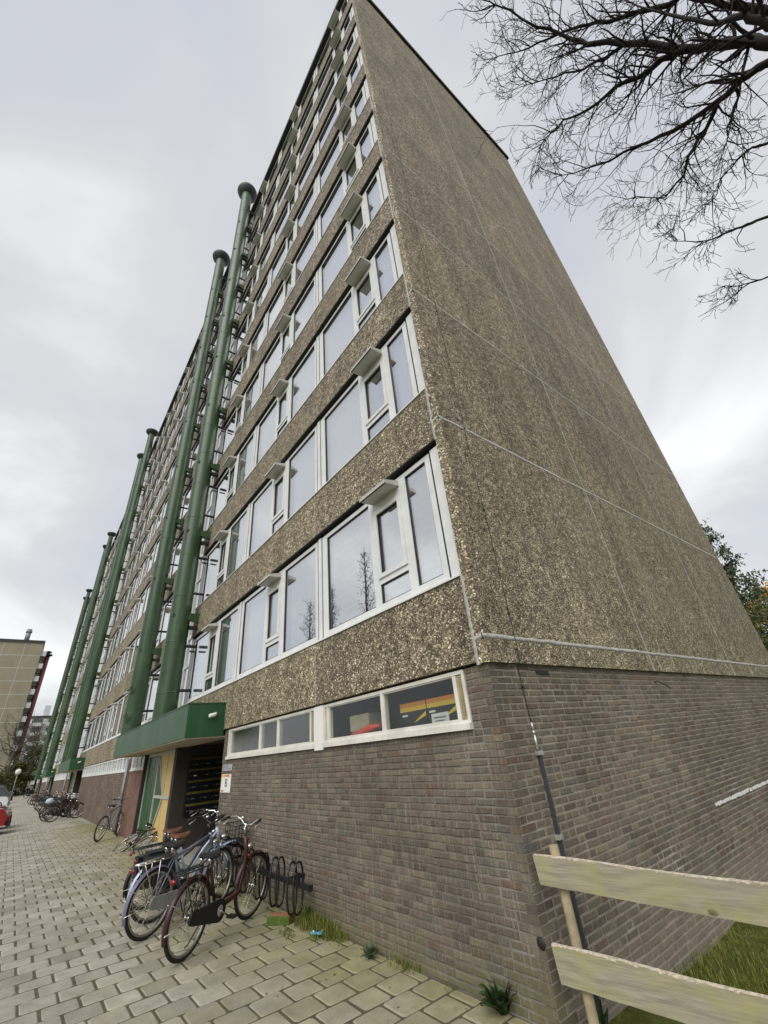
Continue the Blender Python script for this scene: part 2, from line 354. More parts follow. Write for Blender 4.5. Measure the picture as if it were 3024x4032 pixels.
# ------------------------------------------------------------------ mesh helpers
class MB:
    def __init__(s): s.v = []; s.f = []; s.mi = []; s.m = 0; s.smooth = []
    def add(s, vs, fs, smooth=False):
        o = len(s.v); s.v += [tuple(v) for v in vs]
        for f in fs: s.f.append(tuple(i + o for i in f)); s.mi.append(s.m); s.smooth.append(smooth)
    def box(s, x0, x1, y0, y1, z0, z1):
        x0, x1 = min(x0, x1), max(x0, x1); y0, y1 = min(y0, y1), max(y0, y1); z0, z1 = min(z0, z1), max(z0, z1)
        v = [(x0, y0, z0), (x1, y0, z0), (x1, y1, z0), (x0, y1, z0), (x0, y0, z1), (x1, y0, z1), (x1, y1, z1), (x0, y1, z1)]
        s.add(v, [(0, 3, 2, 1), (4, 5, 6, 7), (0, 1, 5, 4), (1, 2, 6, 5), (2, 3, 7, 6), (3, 0, 4, 7)]); return s
    def hexa(s, v): s.add(v, [(0, 3, 2, 1), (4, 5, 6, 7), (0, 1, 5, 4), (1, 2, 6, 5), (2, 3, 7, 6), (3, 0, 4, 7)]); return s
    def tube(s, pts, rad, n=8, cap=True, smooth=True, flat=1.0):
        P = [Vector(p) for p in pts]; k = len(P)
        r = rad if isinstance(rad, (list, tuple)) else [rad] * k
        ref = None; vs = []
        for i in range(k):
            t = (P[min(i + 1, k - 1)] - P[max(i - 1, 0)])
            if t.length < 1e-9: t = Vector((0, 0, 1))
            t.normalize()
            if ref is None:
                ref = Vector((0, 0, 1)) if abs(t.z) < .9 else Vector((1, 0, 0))
            a = ref - t * ref.dot(t)
            if a.length < 1e-6: a = t.orthogonal()
            a.normalize(); ref = a; b = t.cross(a)
            for j in range(n):
                q = 2 * math.pi * j / n; vs.append(P[i] + (a * math.cos(q) + b * math.sin(q) * flat) * r[i])
        fs = [(i * n + j, i * n + (j + 1) % n, (i + 1) * n + (j + 1) % n, (i + 1) * n + j) for i in range(k - 1) for j in range(n)]
        s.add(vs, fs, smooth)
        if cap:
            o = len(s.v) - len(vs)
            s.f.append(tuple(o + j for j in reversed(range(n)))); s.mi.append(s.m); s.smooth.append(False)
            s.f.append(tuple(o + (k - 1) * n + j for j in range(n))); s.mi.append(s.m); s.smooth.append(False)
        return s
    def lathe(s, prof, n=20, c=(0, 0, 0), axis='Z', a0=0, a1=2 * math.pi, closed=False):
        full = abs(a1 - a0 - 2 * math.pi) < 1e-6; k = len(prof); m = n if full else n + 1
        vs = []
        for j in range(m):
            q = a0 + (a1 - a0) * j / n
            for (r, h) in prof:
                if axis == 'Z': p = (r * math.cos(q), r * math.sin(q), h)
                else: p = (r * math.cos(q), h, r * math.sin(q))
                vs.append((p[0] + c[0], p[1] + c[1], p[2] + c[2]))
        kk = k if closed else k - 1
        fs = []
        for j in range(n):
            for i in range(kk):
                a = j * k + i; b = j * k + (i + 1) % k; d = ((j + 1) % m) * k + i; e = ((j + 1) % m) * k + (i + 1) % k
                fs.append((a, d, e, b))
        s.add(vs, fs, True); return s
    def prism(s, poly, y0, y1, plane='XZ'):
        n = len(poly)
        mk = (lambda a, b, y: (a, y, b)) if plane == 'XZ' else ((lambda a, b, y: (y, a, b)) if plane == 'YZ' else (lambda a, b, y: (a, b, y)))
        vs = [mk(a, b, y0) for a, b in poly] + [mk(a, b, y1) for a, b in poly]
        s.add(vs, [tuple(range(n))[::-1], tuple(range(n, 2 * n))] + [(i, (i + 1) % n, n + (i + 1) % n, n + i) for i in range(n)]); return s
    def mesh(s, name, mats, fix=True):
        me = bpy.data.meshes.new(name); me.from_pydata(s.v, [], s.f)
        for m in (mats if isinstance(mats, (list, tuple)) else [mats]): me.materials.append(M[m] if isinstance(m, str) else m)
        me.polygons.foreach_set('material_index', s.mi); me.polygons.foreach_set('use_smooth', s.smooth)
        me.update()
        if fix and len(s.f) < 60000:
            bm = bmesh.new(); bm.from_mesh(me); bmesh.ops.recalc_face_normals(bm, faces=bm.faces); bm.to_mesh(me); bm.free()
        return me
    def build(s, name, mats, parent=None, fix=True): return inst(name, s.mesh(name, mats, fix), parent)
def inst(name, me, parent=None, loc=(0, 0, 0), rot=None):
    o = bpy.data.objects.new(name, me); COL.objects.link(o); o.location = loc
    if rot: o.rotation_euler = rot
    if parent: o.parent = parent
    return o
def tag(o, label=None, cat=None, group=None, kind=None):
    if label: o['label'] = label
    if cat: o['category'] = cat
    if group: o['group'] = group
    if kind: o['kind'] = kind
    return o
def thing(name, label, cat, loc=(0, 0, 0), rot=None, group=None):
    o = bpy.data.objects.new(name, None); COL.objects.link(o); o.location = loc; o.empty_display_size = .2
    if rot: o.rotation_euler = rot
    return tag(o, label, cat, group)
def copy_tree(o, parent=None):
    c = o.copy(); COL.objects.link(c); c.parent = parent
    for ch in list(o.children): copy_tree(ch, c)
    return c

# ------------------------------------------------------------------ ground
def sheet(name, mat, pts, kind='structure'):
    b = MB(); b.add(pts, [tuple(range(len(pts)))]); o = b.build(name, mat, fix=False); tag(o, kind=kind); return o
sheet('ground', 'lawn', [(-900, -900, -.34), (900, -900, -.34), (900, 900, -.34), (-900, 900, -.34)])
XP = -24.04                                       # from here on the paving is a drawn material
b = MB(); b.box(XP, 4.5, -6.5, .075, -.3, -.0065); pav = tag(b.build('pavement', 'joint'), kind='structure')
b = MB(); b.box(-114, XP - .001, -9, .3, -.32, -.001); tag(b.build('far_pavement', 'paverfar'), kind='structure')
b = MB(); b.box(-114.25, -114.002, -9, .3, -.32, .10); tag(b.build('end_kerb', 'plaster'), kind='structure')
lp = []; lf = []; nx, ny = 30, 60
for j in range(ny + 1):
    for i in range(nx + 1):
        x_ = -.06 + 9 * i / nx; y_ = .078 + 30 * (j / ny) ** 1.6
        lp.append((x_, y_, -.11 - .035 * min(y_, 3) + .03 * math.sin(x_ * 3.1 + y_ * 2.2) * min(1, y_ * 2)))
for j in range(ny):
    for i in range(nx): a = j * (nx + 1) + i; lf.append((a, a + 1, a + nx + 2, a + nx + 1))
b = MB(); b.add(lp, lf, True); tag(b.build('lawn', 'lawn', fix=False), kind='structure')

def slab(b, x0, x1, y0, y1, zt, h=.05, c=.012, j=.0025):
    q = lambda: random.uniform(-j, j)
    base = [(x0, y0), (x1, y0), (x1, y1), (x0, y1)]
    rc = .016
    ring = []
    for (px, py), (sx, sy) in zip(base, ((1, 1), (-1, 1), (-1, -1), (1, -1))):
        r1 = rc * random.uniform(.5, 1.6)
        if sx * sy > 0: ring += [(px, py + sy * r1), (px + sx * r1, py)]
        else: ring += [(px + sx * r1, py), (px, py + sy * r1)]
    cx, cy = (x0 + x1) / 2, (y0 + y1) / 2; sx = 1 - 2 * c / (x1 - x0); sy = 1 - 2 * c / max(.03, (y1 - y0))
    tl = [(random.uniform(-.002, .002)) for _ in range(2)]
    zf = lambda x, y: zt + (x - cx) * tl[0] * 6 + (y - cy) * tl[1] * 6
    lo = [(x, y, zt - h) for x, y in ring]; mid = [(x + q(), y + q(), zf(x, y) - .0075) for x, y in ring]
    top = [(cx + (x - cx) * sx, cy + (y - cy) * sy, zf(x, y)) for x, y in ring]
    n = 8; fs = []
    for i in range(n):
        k = (i + 1) % n; fs += [(i, k, n + k, n + i), (n + i, n + k, 2 * n + k, 2 * n + i)]
    fs.append(tuple(range(2 * n, 3 * n)))
    b.add(lo + mid + top, fs)
tiles = []
row = 0
x_ = -1.04 + .3 * 15
while x_ > XP + .02:
    x1, x0 = x_ - .008, x_ - .292
    k = round((x_ + 1.04) / .3); off = -.22 if k % 2 == 0 else -.07
    y = off + .3
    while y > -6.3:
        y1 = min(y - .008, .036); y0 = y - .292
        if y1 - y0 > .03 and not (x1 > 4.2): tiles.append((x0, x1, y0, y1))
        y -= .3
    x_ -= .3
def area(pts):
    q = [seen(p) for p in pts]
    if any(p is None for p in q): return 0
    if not any(-20 < p[0] < 3044 and -20 < p[1] < 4052 for p in q): return 0
    return abs(sum(q[i][0] * q[(i + 1) % len(q)][1] - q[(i + 1) % len(q)][0] * q[i][1] for i in range(len(q)))) / 2
rank = sorted(range(len(tiles)), key=lambda i: -area([(tiles[i][0], tiles[i][2], 0), (tiles[i][1], tiles[i][2], 0), (tiles[i][1], tiles[i][3], 0), (tiles[i][0], tiles[i][3], 0)]))
full = [i for i in rank if tiles[i][3] - tiles[i][2] > .28]
single = set(full[:300])
tm = []
for k in range(6):
    b = MB(); slab(b, -.142, .142, -.142, .142, 0); tm.append(b.mesh('paving_tile', 'paver'))
rest = MB()
for i, (x0, x1, y0, y1) in enumerate(tiles):
    z = random.uniform(-.004, .003)
    if i in single:
        inst('paving_tile', random.choice(tm), pav, ((x0 + x1) / 2, (y0 + y1) / 2, z), (0, 0, random.choice((0, math.pi)) + random.uniform(-.008, .008)))
    elif x0 < 2.6: slab(rest, x0, x1, y0, y1, z)
tag(rest.build('paving_tiles', 'paver', pav, fix=False), kind='stuff')

# ------------------------------------------------------------------ the apartment building
ZS, ZB, ST = 3.313, 5.225, 2.8                    # first sill, first lintel, storey height
NF = 10; LEN = 103.4; DEP = 10.73; ZR = 30.55; PER = 25.8
bld = thing('apartment_building', 'long ten storey apartment slab of brown exposed aggregate concrete above a brick base', 'building')
def bld_part(name, mb, mat): return mb.build(name, mat, bld)
stairs = [-13.03 - PER * n for n in range(4)]
# bays: (right x, width, kind, mirrored)
bays = []; x_ = -.13
for n in range(4):
    seq = [('end', 3.2, False), ('std', 3.88, False), ('std', 3.88, False), ('stair', 3.88, False), ('std', 3.88, True), ('std', 3.88, True), ('end', 3.2, True)]
    for kd, wd, mir in seq: bays.append((x_, wd, kd, mir)); x_ -= wd
XEND = x_ - .13
# core: dark rooms behind the glass, floor slabs and roof slab
b = MB(); b.box(XEND + .02, -.16, .75, DEP - .05, 2.43, ZR - .05); b.box(XEND + .02, -.16, 2.85, DEP - .06, -.3, 2.43)
for k in range(NF + 1): b.box(XEND + .02, -.16, .16, .76, ZS - .75 + ST * (k - 0), ZS - .55 + ST * (k - 0)) if k < NF else None
bld_part('interior_core', b, 'dark')
b = MB(); b.box(XEND - .1, .10, -.12, DEP + .1, ZR, ZR + .32); b.box(XEND - .02, .03, -.03, DEP + .03, ZR + .32, ZR + .40)
bld_part('roof_edge', b, 'fascia')

# gable: three columns of storey-high panels
gy = [0.0, 3.69, 7.33, DEP]
gz = [2.405, 2.653] + [5.511 + ST * k for k in range(9)] + [ZR]
def rough_panel(b, x0, x1, y0, y1, z0, z1, c=.012):
    b.box(x0, x1, y0, y1, z0, z1)
for r_ in range(len(gz) - 1):
    for c_ in range(3):
        b = MB(); y0 = gy[c_] + (.012 if c_ else 0); y1 = gy[c_ + 1] - (.012 if c_ < 2 else 0)
        z0 = gz[r_] + (.014 if r_ else 0); z1 = gz[r_ + 1] - .014
        X1 = 0; ch = .03
        poly = [(-.118, y0 + (0 if c_ else 0)), (X1 - (ch if c_ == 0 else 0), y0), (X1, y0 + (ch if c_ == 0 else 0)), (X1, y1), (-.118, y1)]
        b.prism([(p[0], p[1]) for p in poly], z0, z1, 'XY')
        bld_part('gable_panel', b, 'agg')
# sealant joints of the gable (uneven bead) and of the corner
def bead(pts, wd, nrm, out, n=40):
    b = MB(); A, B = Vector(pts[0]), Vector(pts[1]); d = (B - A); side = d.normalized().cross(Vector(nrm)).normalized(); vs = []; fs = []
    for i in range(n + 1):
        p = A + d * i / n; w1 = wd * random.uniform(.65, 1.3) / 2; w2 = wd * random.uniform(.65, 1.3) / 2; o = out * random.uniform(.1, .6)
        vs += [p + side * w1 - Vector(nrm) * .02, p + side * w1 * .97 + Vector(nrm) * o, p - side * w2 * .97 + Vector(nrm) * o, p - side * w2 - Vector(nrm) * .02]
    for i in range(n):
        for j in range(3): a = i * 4 + j; fs.append((a, a + 1, a + 5, a + 4))
    b.add(vs, fs, True); return b
for r_, z in enumerate(gz[1:-1]):
    o = bead([(0, -.0, z), (0, DEP, z)], .050 if r_ == 0 else (.046 if r_ < 3 else .044), (1, 0, 0), .003, 90); bld_part('sealant_joint', o, 'sealant')
    o = bead([(-.118, 0, z - .02), (-.01, 0, z)], .046, (0, -1, 0), .003, 5); bld_part('sealant_joint', o, 'sealant')
for y in gy[1:-1]:
    o = bead([(0, y, gz[0]), (0, y, ZR)], .038, (1, 0, 0), .003, 120); bld_part('sealant_joint', o, 'sealant')
# front spandrels
span = {}
for kd, wd in (('std', 3.88), ('end', 3.2)):
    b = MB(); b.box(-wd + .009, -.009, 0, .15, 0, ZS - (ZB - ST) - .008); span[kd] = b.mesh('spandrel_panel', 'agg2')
for (xr, wd, kd, mir) in bays:
    if kd == 'stair': continue
    for k in range(NF):
        inst('spandrel_panel', span[kd], bld, (xr, random.uniform(-.003, .003), ZB - ST + ST * k))
js = MB(); js.box(-.0085, .0085, .0005, .05, 0, .875); jm = js.mesh('sealant_joint', 'sealant')
for i, (xr, wd, kd, mir) in enumerate(bays):
    if i and kd != 'stair' and bays[i - 1][2] != 'stair' and i < 14:
        for k in range(NF): inst('sealant_joint', jm, bld, (xr, 0, ZB - ST + ST * k))
for k in range(NF):
    z0 = ZB - ST + ST * k; o = bead([(-.122, 0, z0 - .03), (-.122, 0, z0 + .90)], .044, (0, -1, 0), .004, 24); bld_part('sealant_joint', o, 'sealant')

# windows -----------------------------------------------------------------------------------------
WH = ZB - ZS
LAY = {'std': dict(w=3.88, panel=None, fr=(.03, 3.70), panes=(.11, 1.36), vent=(1.55, 2.16), left=(2.30, 3.58), post=(3.73, 3.855)),
       'end': dict(w=3.2, panel=(.03, .18), fr=(.218, 3.055), panes=(.31, .74), vent=(.885, 1.49), left=(1.63, 2.90), post=(3.08, 3.185))}
def win_parts(kd, mir):
    L = LAY[kd]; W = L['w']
    X = (lambda u: -(W - u)) if mir else (lambda u: -u)
    y0, y1, yg = .075, .135, .105
    b = MB()                                         # frame: 0 white, 1 black
    bx = lambda u0, u1, ya, yb, za, zb: b.box(X(u0), X(u1), ya, yb, za, zb)
    f0, f1 = L['fr']; zt = 1.835
    bx(f0, f1, y0, y1, .045, .142); bx(f0, f1, y0, y1, 1.765, zt)
    bx(f0, L['panes'][0], y0, y1, .142, 1.765); bx(L['left'][1], f1, y0, y1, .142, 1.765)
    bx(L['panes'][1], L['vent'][0], y0, y1, .142, 1.765); bx(L['vent'][1], L['left'][0], y0, y1, .142, 1.765)
    v0, v1 = L['vent']
    bx(v0, v1, y0, y1, .415, .53); bx(v0, v1, y0, y1, 1.53, 1.765)
    # sash of the hinged vent stands proud
    s0, s1 = v0 - .012, v1 + .012
    bx(s0, s1, y0 - .022, y0 - .001, .495, .555); bx(s0, s1, y0 - .022, y0 - .001, 1.485, 1.545); bx(s0, v0 + .055, y0 - .022, y0 - .001, .555, 1.485); bx(v1 - .055, s1, y0 - .022, y0 - .001, .555, 1.485)
    bx(0.0, W, -.018, y1, 0, .018); bx(0.004, W - .004, .03, y1, .018, .044)      # sill
    for p in ('panel', 'post'):
        if L[p]: bx(L[p][0], L[p][1], y0 - .012, y1, .045, zt + .01)
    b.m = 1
    bx(L['fr'][0] - (.037 if L['panel'] else .021), L['fr'][0] - .001, y0 + .004, y1, .045, zt); bx(f1 + .001, L['post'][0] - .001, y0 + .004, y1, .045, zt); bx(L['post'][1] + .001, W - .001, y0 + .004, y1, .045, zt); bx(0, W, .003, .098, WH - .016, WH - .001)  # black gap strips; the last one paints shade on the spandrel's underside
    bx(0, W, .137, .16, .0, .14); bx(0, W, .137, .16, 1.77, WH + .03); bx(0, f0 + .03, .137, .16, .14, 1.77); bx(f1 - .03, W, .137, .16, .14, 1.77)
    bx(0, W, .10, .137, zt + .012, WH)               # dark gasket under the lintel, its black also paints soffit shade
    for (u0, u1, za, zb) in ((*L['panes'], .142, 1.765), (*L['left'], .142, 1.765), (v0, v1, .142, .415), (v0 + .055, v1 - .055, .555, 1.485)):
        t = .014; ya = y0 - .001 if za > .5 else y0 + .01       # black glazing bead
        bx(u0, u0 + t, y0 + .012, yg, za, zb); bx(u1 - t, u1, y0 + .012, yg, za, zb); bx(u0 + t, u1 - t, y0 + .012, yg, za, za + t); bx(u0 + t, u1 - t, y0 + .012, yg, zb - t, zb)
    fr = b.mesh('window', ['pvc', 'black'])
    panes = []
    for (u0, u1, za, zb) in ((*L['panes'], .142, 1.765), (*L['left'], .142, 1.765), (v0, v1, .142, .415), (v0, v1, .53, 1.53)):
        g = MB(); g.box(X(u0), X(u1), yg, yg + .012, za, zb); panes.append(g.mesh('pane', 'glass'))
    h = MB()                                         # ventilation hood over the hinged light
    a, c = X(v0 - .01), X(v1 + .01)
    a, c = min(a, c), max(a, c)
    h.hexa([(a, -.185, 1.672), (c, -.185, 1.672), (c, y0, 1.695), (a, y0, 1.695), (a, -.185, 1.722), (c, -.185, 1.722), (c, y0, 1.785), (a, y0, 1.785)])
    h.m = 1; h.box(a + .004, c - .004, -.183, -.165, 1.662, 1.6725)
    hood = h.mesh('vent_hood', ['hood', 'black'])
    cur = {}
    for key, (u0, u1) in dict(R=L['panes'], L=L['left'], V=L['vent']).items():
        for kind in ('fold', 'flat'):
            q = MB(); n = 60 if kind == 'fold' else 2; vs = []; fs = []; xa, xb = X(u0 - .05), X(u1 + .05)
            for i in range(n + 1):
                t = i / n; yy = .24 + (.022 * math.sin(t * abs(u1 - u0) * 62 + 1.3 * math.sin(t * 9)) if kind == 'fold' else 0)
                vs += [(xa + (xb - xa) * t, yy, .06), (xa + (xb - xa) * t, yy, 1.84)]
            for i in range(n): fs.append((2 * i, 2 * i + 2, 2 * i + 3, 2 * i + 1))
            q.add(vs, fs, True); cur[key, kind] = (q, )
        q = MB()
        z = .07
        while z < 1.80: q.box(X(u0 - .05), X(u1 + .05), .20, .205, z, z + .062); z += .125
        q.m = 1; q.box(X(u0 - .05), X(u1 + .05), .215, .218, .06, 1.84)
        cur[key, 'zebra'] = (q,)
    out = {}
    for (key, kind), (q,) in cur.items():
        for mat in (('curtain', 'greyblind', 'skygrey') if kind != 'zebra' else (('blind', 'blind2'),)):
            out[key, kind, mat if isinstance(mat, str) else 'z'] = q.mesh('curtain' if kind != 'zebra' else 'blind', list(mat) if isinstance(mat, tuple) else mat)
    # simple far set: all panes joined
    g = MB()
    for (u0, u1, za, zb) in ((*L['panes'], .142, 1.765), (*L['left'], .142, 1.765), (v0, v1, .142, .415), (v0, v1, .53, 1.53)): g.box(X(u0), X(u1), yg, yg + .012, za, zb)
    q = MB(); q.box(X(0.1), X(W - .1), .24, .245, .06, 1.84)
    return dict(frame=fr, panes=panes, hood=hood, cur=out, far=g.mesh('panes', 'glassfar'), farcur={m_: q.mesh('curtain', m_) for m_ in ('curtain', 'greyblind')})
WP = {(kd, mir): win_parts(kd, mir) for kd in ('std', 'end') for mir in (False, True)}
rw = random.Random(11)
for i, (xr, wd, kd, mir) in enumerate(bays):
    if kd == 'stair': continue
    for k in range(NF):
        P = WP[kd, mir]
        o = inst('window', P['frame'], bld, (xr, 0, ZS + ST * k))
        inst('vent_hood', P['hood'], o)
        if i < 10:
            for q in P['panes']: inst('pane', q, o)
            if i == 0 and k == 0: st = 'zebra'
            elif i == 0 and k == 1: st = 'net'
            elif k == 0: st = ('clear', 'mid', 'half', 'net')[i % 4] if i < 4 else 'net'
            else: st = rw.choice(('net', 'net', 'net', 'mixed', 'flat', 'mixed'))
            if st == 'zebra':
                for key in 'RLV': inst('blind', P['cur'][key, 'zebra', 'z'], o)
            elif st in ('net', 'flat', 'mixed'):
                for key in 'RL': inst('curtain', P['cur'][key, 'fold' if st != 'flat' else 'flat', 'curtain'], o)
                inst('curtain', P['cur']['V', 'flat', 'greyblind' if st == 'mixed' or rw.random() < .5 else 'curtain'], o)
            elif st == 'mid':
                inst('curtain', P['cur']['R', 'flat', 'skygrey'], o); inst('curtain', P['cur']['L', 'flat', 'curtain'], o); inst('curtain', P['cur']['V', 'flat', 'skygrey'], o)  # the grey sheets are added for the sky reflection, not hung blinds
            elif st == 'half':
                inst('curtain', P['cur']['L', 'fold', 'curtain'], o)
                inst('curtain', P['cur']['R', 'flat', 'curtain'], o)
        else:
            inst('panes', P['far'], o); inst('curtain', P['farcur'][rw.choice(('curtain', 'curtain', 'greyblind'))], o)

# stair towers: glazing that runs past the storeys
SB = MB(); gl = MB(); W = 3.88
cols = [0.03, .62, 1.28, 1.94, 2.60, 3.26, 3.85]
for a in cols: SB.box(-a - .035, -a + .035, .05, .13, 0, ST - .004)
for z in (0, .62, 1.86, ST - .07): SB.box(-3.85, -.03, .055, .125, z + .002, z + .068)
for a0, a1 in zip(cols[:-1], cols[1:]):
    gl.box(-a1 + .035, -a0 - .035, .09, .10, .06, ST - .07)
bk = MB(); bk.box(-3.8, -.08, .22, .225, .05, ST - .05)
sbm, glm, bkm = SB.mesh('stair_window', 'pvc'), gl.mesh('panes', 'glass'), bk.mesh('curtain', 'curtain')
for (xr, wd, kd, mir) in bays:
    if kd != 'stair': continue
    for k in range(NF):
        z = 2.93 + ST * k - (.2 if k else 0) + (0 if k else 0)
        o = inst('stair_window', sbm, bld, (xr, 0, 2.55 + ST * k)); inst('panes', glm, o)
        if k % 2 == 0: inst('curtain', bkm, o)

# ---- brick base -------------------------------------------------------------------------------
CH = .06
def brick_face(b, T, u0, u1, v0, v1, dep=.03, bev=.0055, j=.0026):
    """T maps (u along wall, w outwards, v up) to xyz"""
    q = lambda s=1: random.uniform(-j, j) * s
    o = q(.9)
    A = [(u0 + q(), v0 + q()), (u1 + q(), v0 + q()), (u1 + q(), v1 + q()), (u0 + q(), v1 + q())]
    ins = [(1, 1), (-1, 1), (-1, -1), (1, -1)]
    back = [T(u, -dep, v) for u, v in A]; mid = [T(u, o - bev, v) for u, v in A]
    fr = [T(u + s * bev, o + q(.4), v + t * bev) for (u, v), (s, t) in zip(A, ins)]
    fs = []
    for i in range(4):
        k = (i + 1) % 4; fs += [(i, k, 4 + k, 4 + i), (4 + i, 4 + k, 8 + k, 8 + i)]
    fs.append((8, 9, 10, 11)); b.add(back + mid + fr, fs)
TF = lambda u, w_, v: (-.04 - u, .04 - w_, v)          # front wall, u runs to the left
TG = lambda u, w_, v: (-.04 + w_, .04 + u, v)          # gable, u runs away
def course_units(length, rng, first):
    out = []; u = first; last = 's'
    while u < length - .04:
        p = rng.random()
        l = .098 if p < .34 else (.208 if p < .95 else .148)
        if u + l > length: l = length - u
        out.append((u, u + l)); u += l + .012
    return out
wall_f = MB(); wall_f.box(-7.34, -.062, .0465, .34, -.3, 1.862); wall_f.box(-.352, -.062, .0465, .34, 1.862, 2.40); wall_f.box(-7.34, -7.095, .0465, .34, 1.862, 2.40)
wall_f = bld_part('front_brick_wall', wall_f, 'mortar')
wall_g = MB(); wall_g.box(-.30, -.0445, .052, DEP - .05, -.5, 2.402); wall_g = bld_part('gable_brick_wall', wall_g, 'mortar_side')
cand = []; cornerb = MB(); rng = random.Random(5)
for c in range(-7, 40):
    v0 = c * CH + .006; v1 = c * CH + CH - .006
    par = c % 2
    L1, L2 = (.208, .098) if par else (.098, .208)
    if c >= -6:
        q = lambda: random.uniform(-.002, .002)
        x0, x1, y0, y1 = -.04 - L1, -.04, .04, .04 + L2
        e = .004
        lo = [(x0, y0 + q(), v0), (x1 - e, y0, v0), (x1, y0 + e, v0), (x1 + q(), y1, v0), (x0, y1, v0)]
        cornerb.add([(a, b_, v0 + q()) for a, b_, _ in lo] + [(a, b_, v1 + q()) for a, b_, _ in lo], [(4, 3, 2, 1, 0), (5, 6, 7, 8, 9)] + [(i, (i + 1) % 5, 5 + (i + 1) % 5, 5 + i) for i in range(5)])
    if c >= 0:
        for (u0, u1) in course_units(7.30, rng, L1 + .012):
            if c >= 31 and u1 > .312 and u0 < 7.06:
                if u0 < .25: u1 = .31
                elif u1 > 7.11: u0 = 7.062
                else: continue
            cand.append(('f', u0, u1, v0, v1))
    for (u0, u1) in course_units(DEP - .1, rng, L2 + .012): cand.append(('g', u0, u1, v0, v1))
def barea(q):
    T = TF if q[0] == 'f' else TG
    return area([T(q[1], 0, q[3]), T(q[2], 0, q[3]), T(q[2], 0, q[4]), T(q[1], 0, q[4])])
is_full = lambda q: abs(q[2] - q[1] - .208) < 1e-4 or abs(q[2] - q[1] - .098) < 1e-4
ar = sorted([q for q in cand if is_full(q)], key=lambda q: -barea(q))
sing = set(ar[:300])
bmsh = {}
for side, T in (('f', TF), ('g', TG)):
    for ln in (.208, .098):
        for k in range(4):
            b = MB(); T0 = (lambda u, w_, v: (-u, -w_, v)) if side == 'f' else (lambda u, w_, v: (w_, u, v))
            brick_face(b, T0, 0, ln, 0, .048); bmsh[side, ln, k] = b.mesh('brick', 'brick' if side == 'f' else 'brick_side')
rf = MB(); rg = MB()
for q in cand:
    side, u0, u1, v0, v1 = q; T = TF if side == 'f' else TG
    if q in sing:
        inst('brick', bmsh[side, .208 if u1 - u0 > .15 else .098, random.randrange(4)], wall_f if side == 'f' else wall_g, T(u0, random.uniform(-.0015, .0015), v0))
    else: brick_face(rf if side == 'f' else rg, T, u0, u1, v0, v1)
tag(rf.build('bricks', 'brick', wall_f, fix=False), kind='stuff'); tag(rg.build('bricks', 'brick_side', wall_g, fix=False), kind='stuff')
tag(cornerb.build('corner_bricks', 'brick', wall_f), kind='stuff')
# concrete sill board of the panels over the brick: shadow gap is real overhang
# return of the front wall into the porch
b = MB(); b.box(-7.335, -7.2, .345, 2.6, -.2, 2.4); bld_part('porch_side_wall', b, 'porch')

# ---- low windows of the storage floor ------------------------------------------------------------
def low_window(name, x0, x1, mull, z0=1.862, z1=2.398, louvre=True, glass='frost', y=.05):
    b = MB(); fy = y - .018
    b.box(x0, x1, fy, .12, z0 + .055, z0 + .085); b.box(x0, x1, fy, .12, z1 - .036, z1)
    b.box(x0 - .0, x1 + .0, fy - .03, .12, z0, z0 + .053)
    xs = [x0] + list(mull) + [x1]
    ends = [(x0, x0 + .035), (x1 - .035, x1)]
    for a, c in ends: b.box(a, c, fy + .001, .12, z0 + .085, z1 - .036)
    for m_ in mull: b.box(m_ - .022, m_ + .022, fy + .001, .12, z0 + .085, z1 - .036)
    o = b.build(name, 'wood_white', bld)
    prev = x0 + .035
    for m_ in list(mull) + [x1]:
        a, c = prev, (m_ - .022 if m_ != x1 else x1 - .035)
        if louvre and m_ == x1:
            c -= .13; l = MB(); l.box(c + .05, x1 - .035, fy + .02, .10, z0 + .085, z1 - .036)
            z = z0 + .1
            while z < z1 - .06: l.box(c + .055, x1 - .06, fy + .006, fy + .019, z, z + .006); z += .0125
            l.build('louvre', 'louvre', o); s_ = MB(); s_.box(c, c + .045, fy + .004, .11, z0 + .086, z1 - .037); s_.build('jamb', 'wood_white', o)
        if a == x0 + .035 and louvre:
            l = MB(); l.box(a, a + .05, fy + .016, .11, z0 + .086, z1 - .037); l.build('vent_strip', 'louvre', o)
            s_ = MB(); s_.box(a + .052, a + .10, fy + .004, .11, z0 + .086, z1 - .037); s_.build('jamb', 'wood_white', o); a += .10
        s_ = MB()                                   # inner beads round the pane
        for u0, u1, za, zb in ((a, a + .012, z0 + .087, z1 - .038), (c - .012, c, z0 + .087, z1 - .038), (a + .012, c - .012, z0 + .087, z0 + .099), (a + .012, c - .012, z1 - .05, z1 - .038)): s_.box(u0, u1, fy + .012, .10, za, zb)
        s_.build('bead', 'wood_white', o)
        g = MB(); g.box(a + .012, c - .012, .065, .07, z0 + .099, z1 - .05); g.build('pane', glass, o)
        prev = m_ + .022
    return o
low_window('storage_window', -3.15, -.36, [-1.75], glass='clearlow')
low_window('storage_window', -7.08, -3.41, [-5.45, -4.70])
b = MB(); b.box(-3.41 + .002, -3.15 - .002, .022, .12, 1.835, 2.402); bld_part('window_post', b, 'white')
b = MB(); b.box(-7.1, -.36, .62, .66, 1.7, 2.42); b.box(-7.1, -.36, .13, .62, 1.80, 1.86); bld_part('storage_interior', b, 'dark')
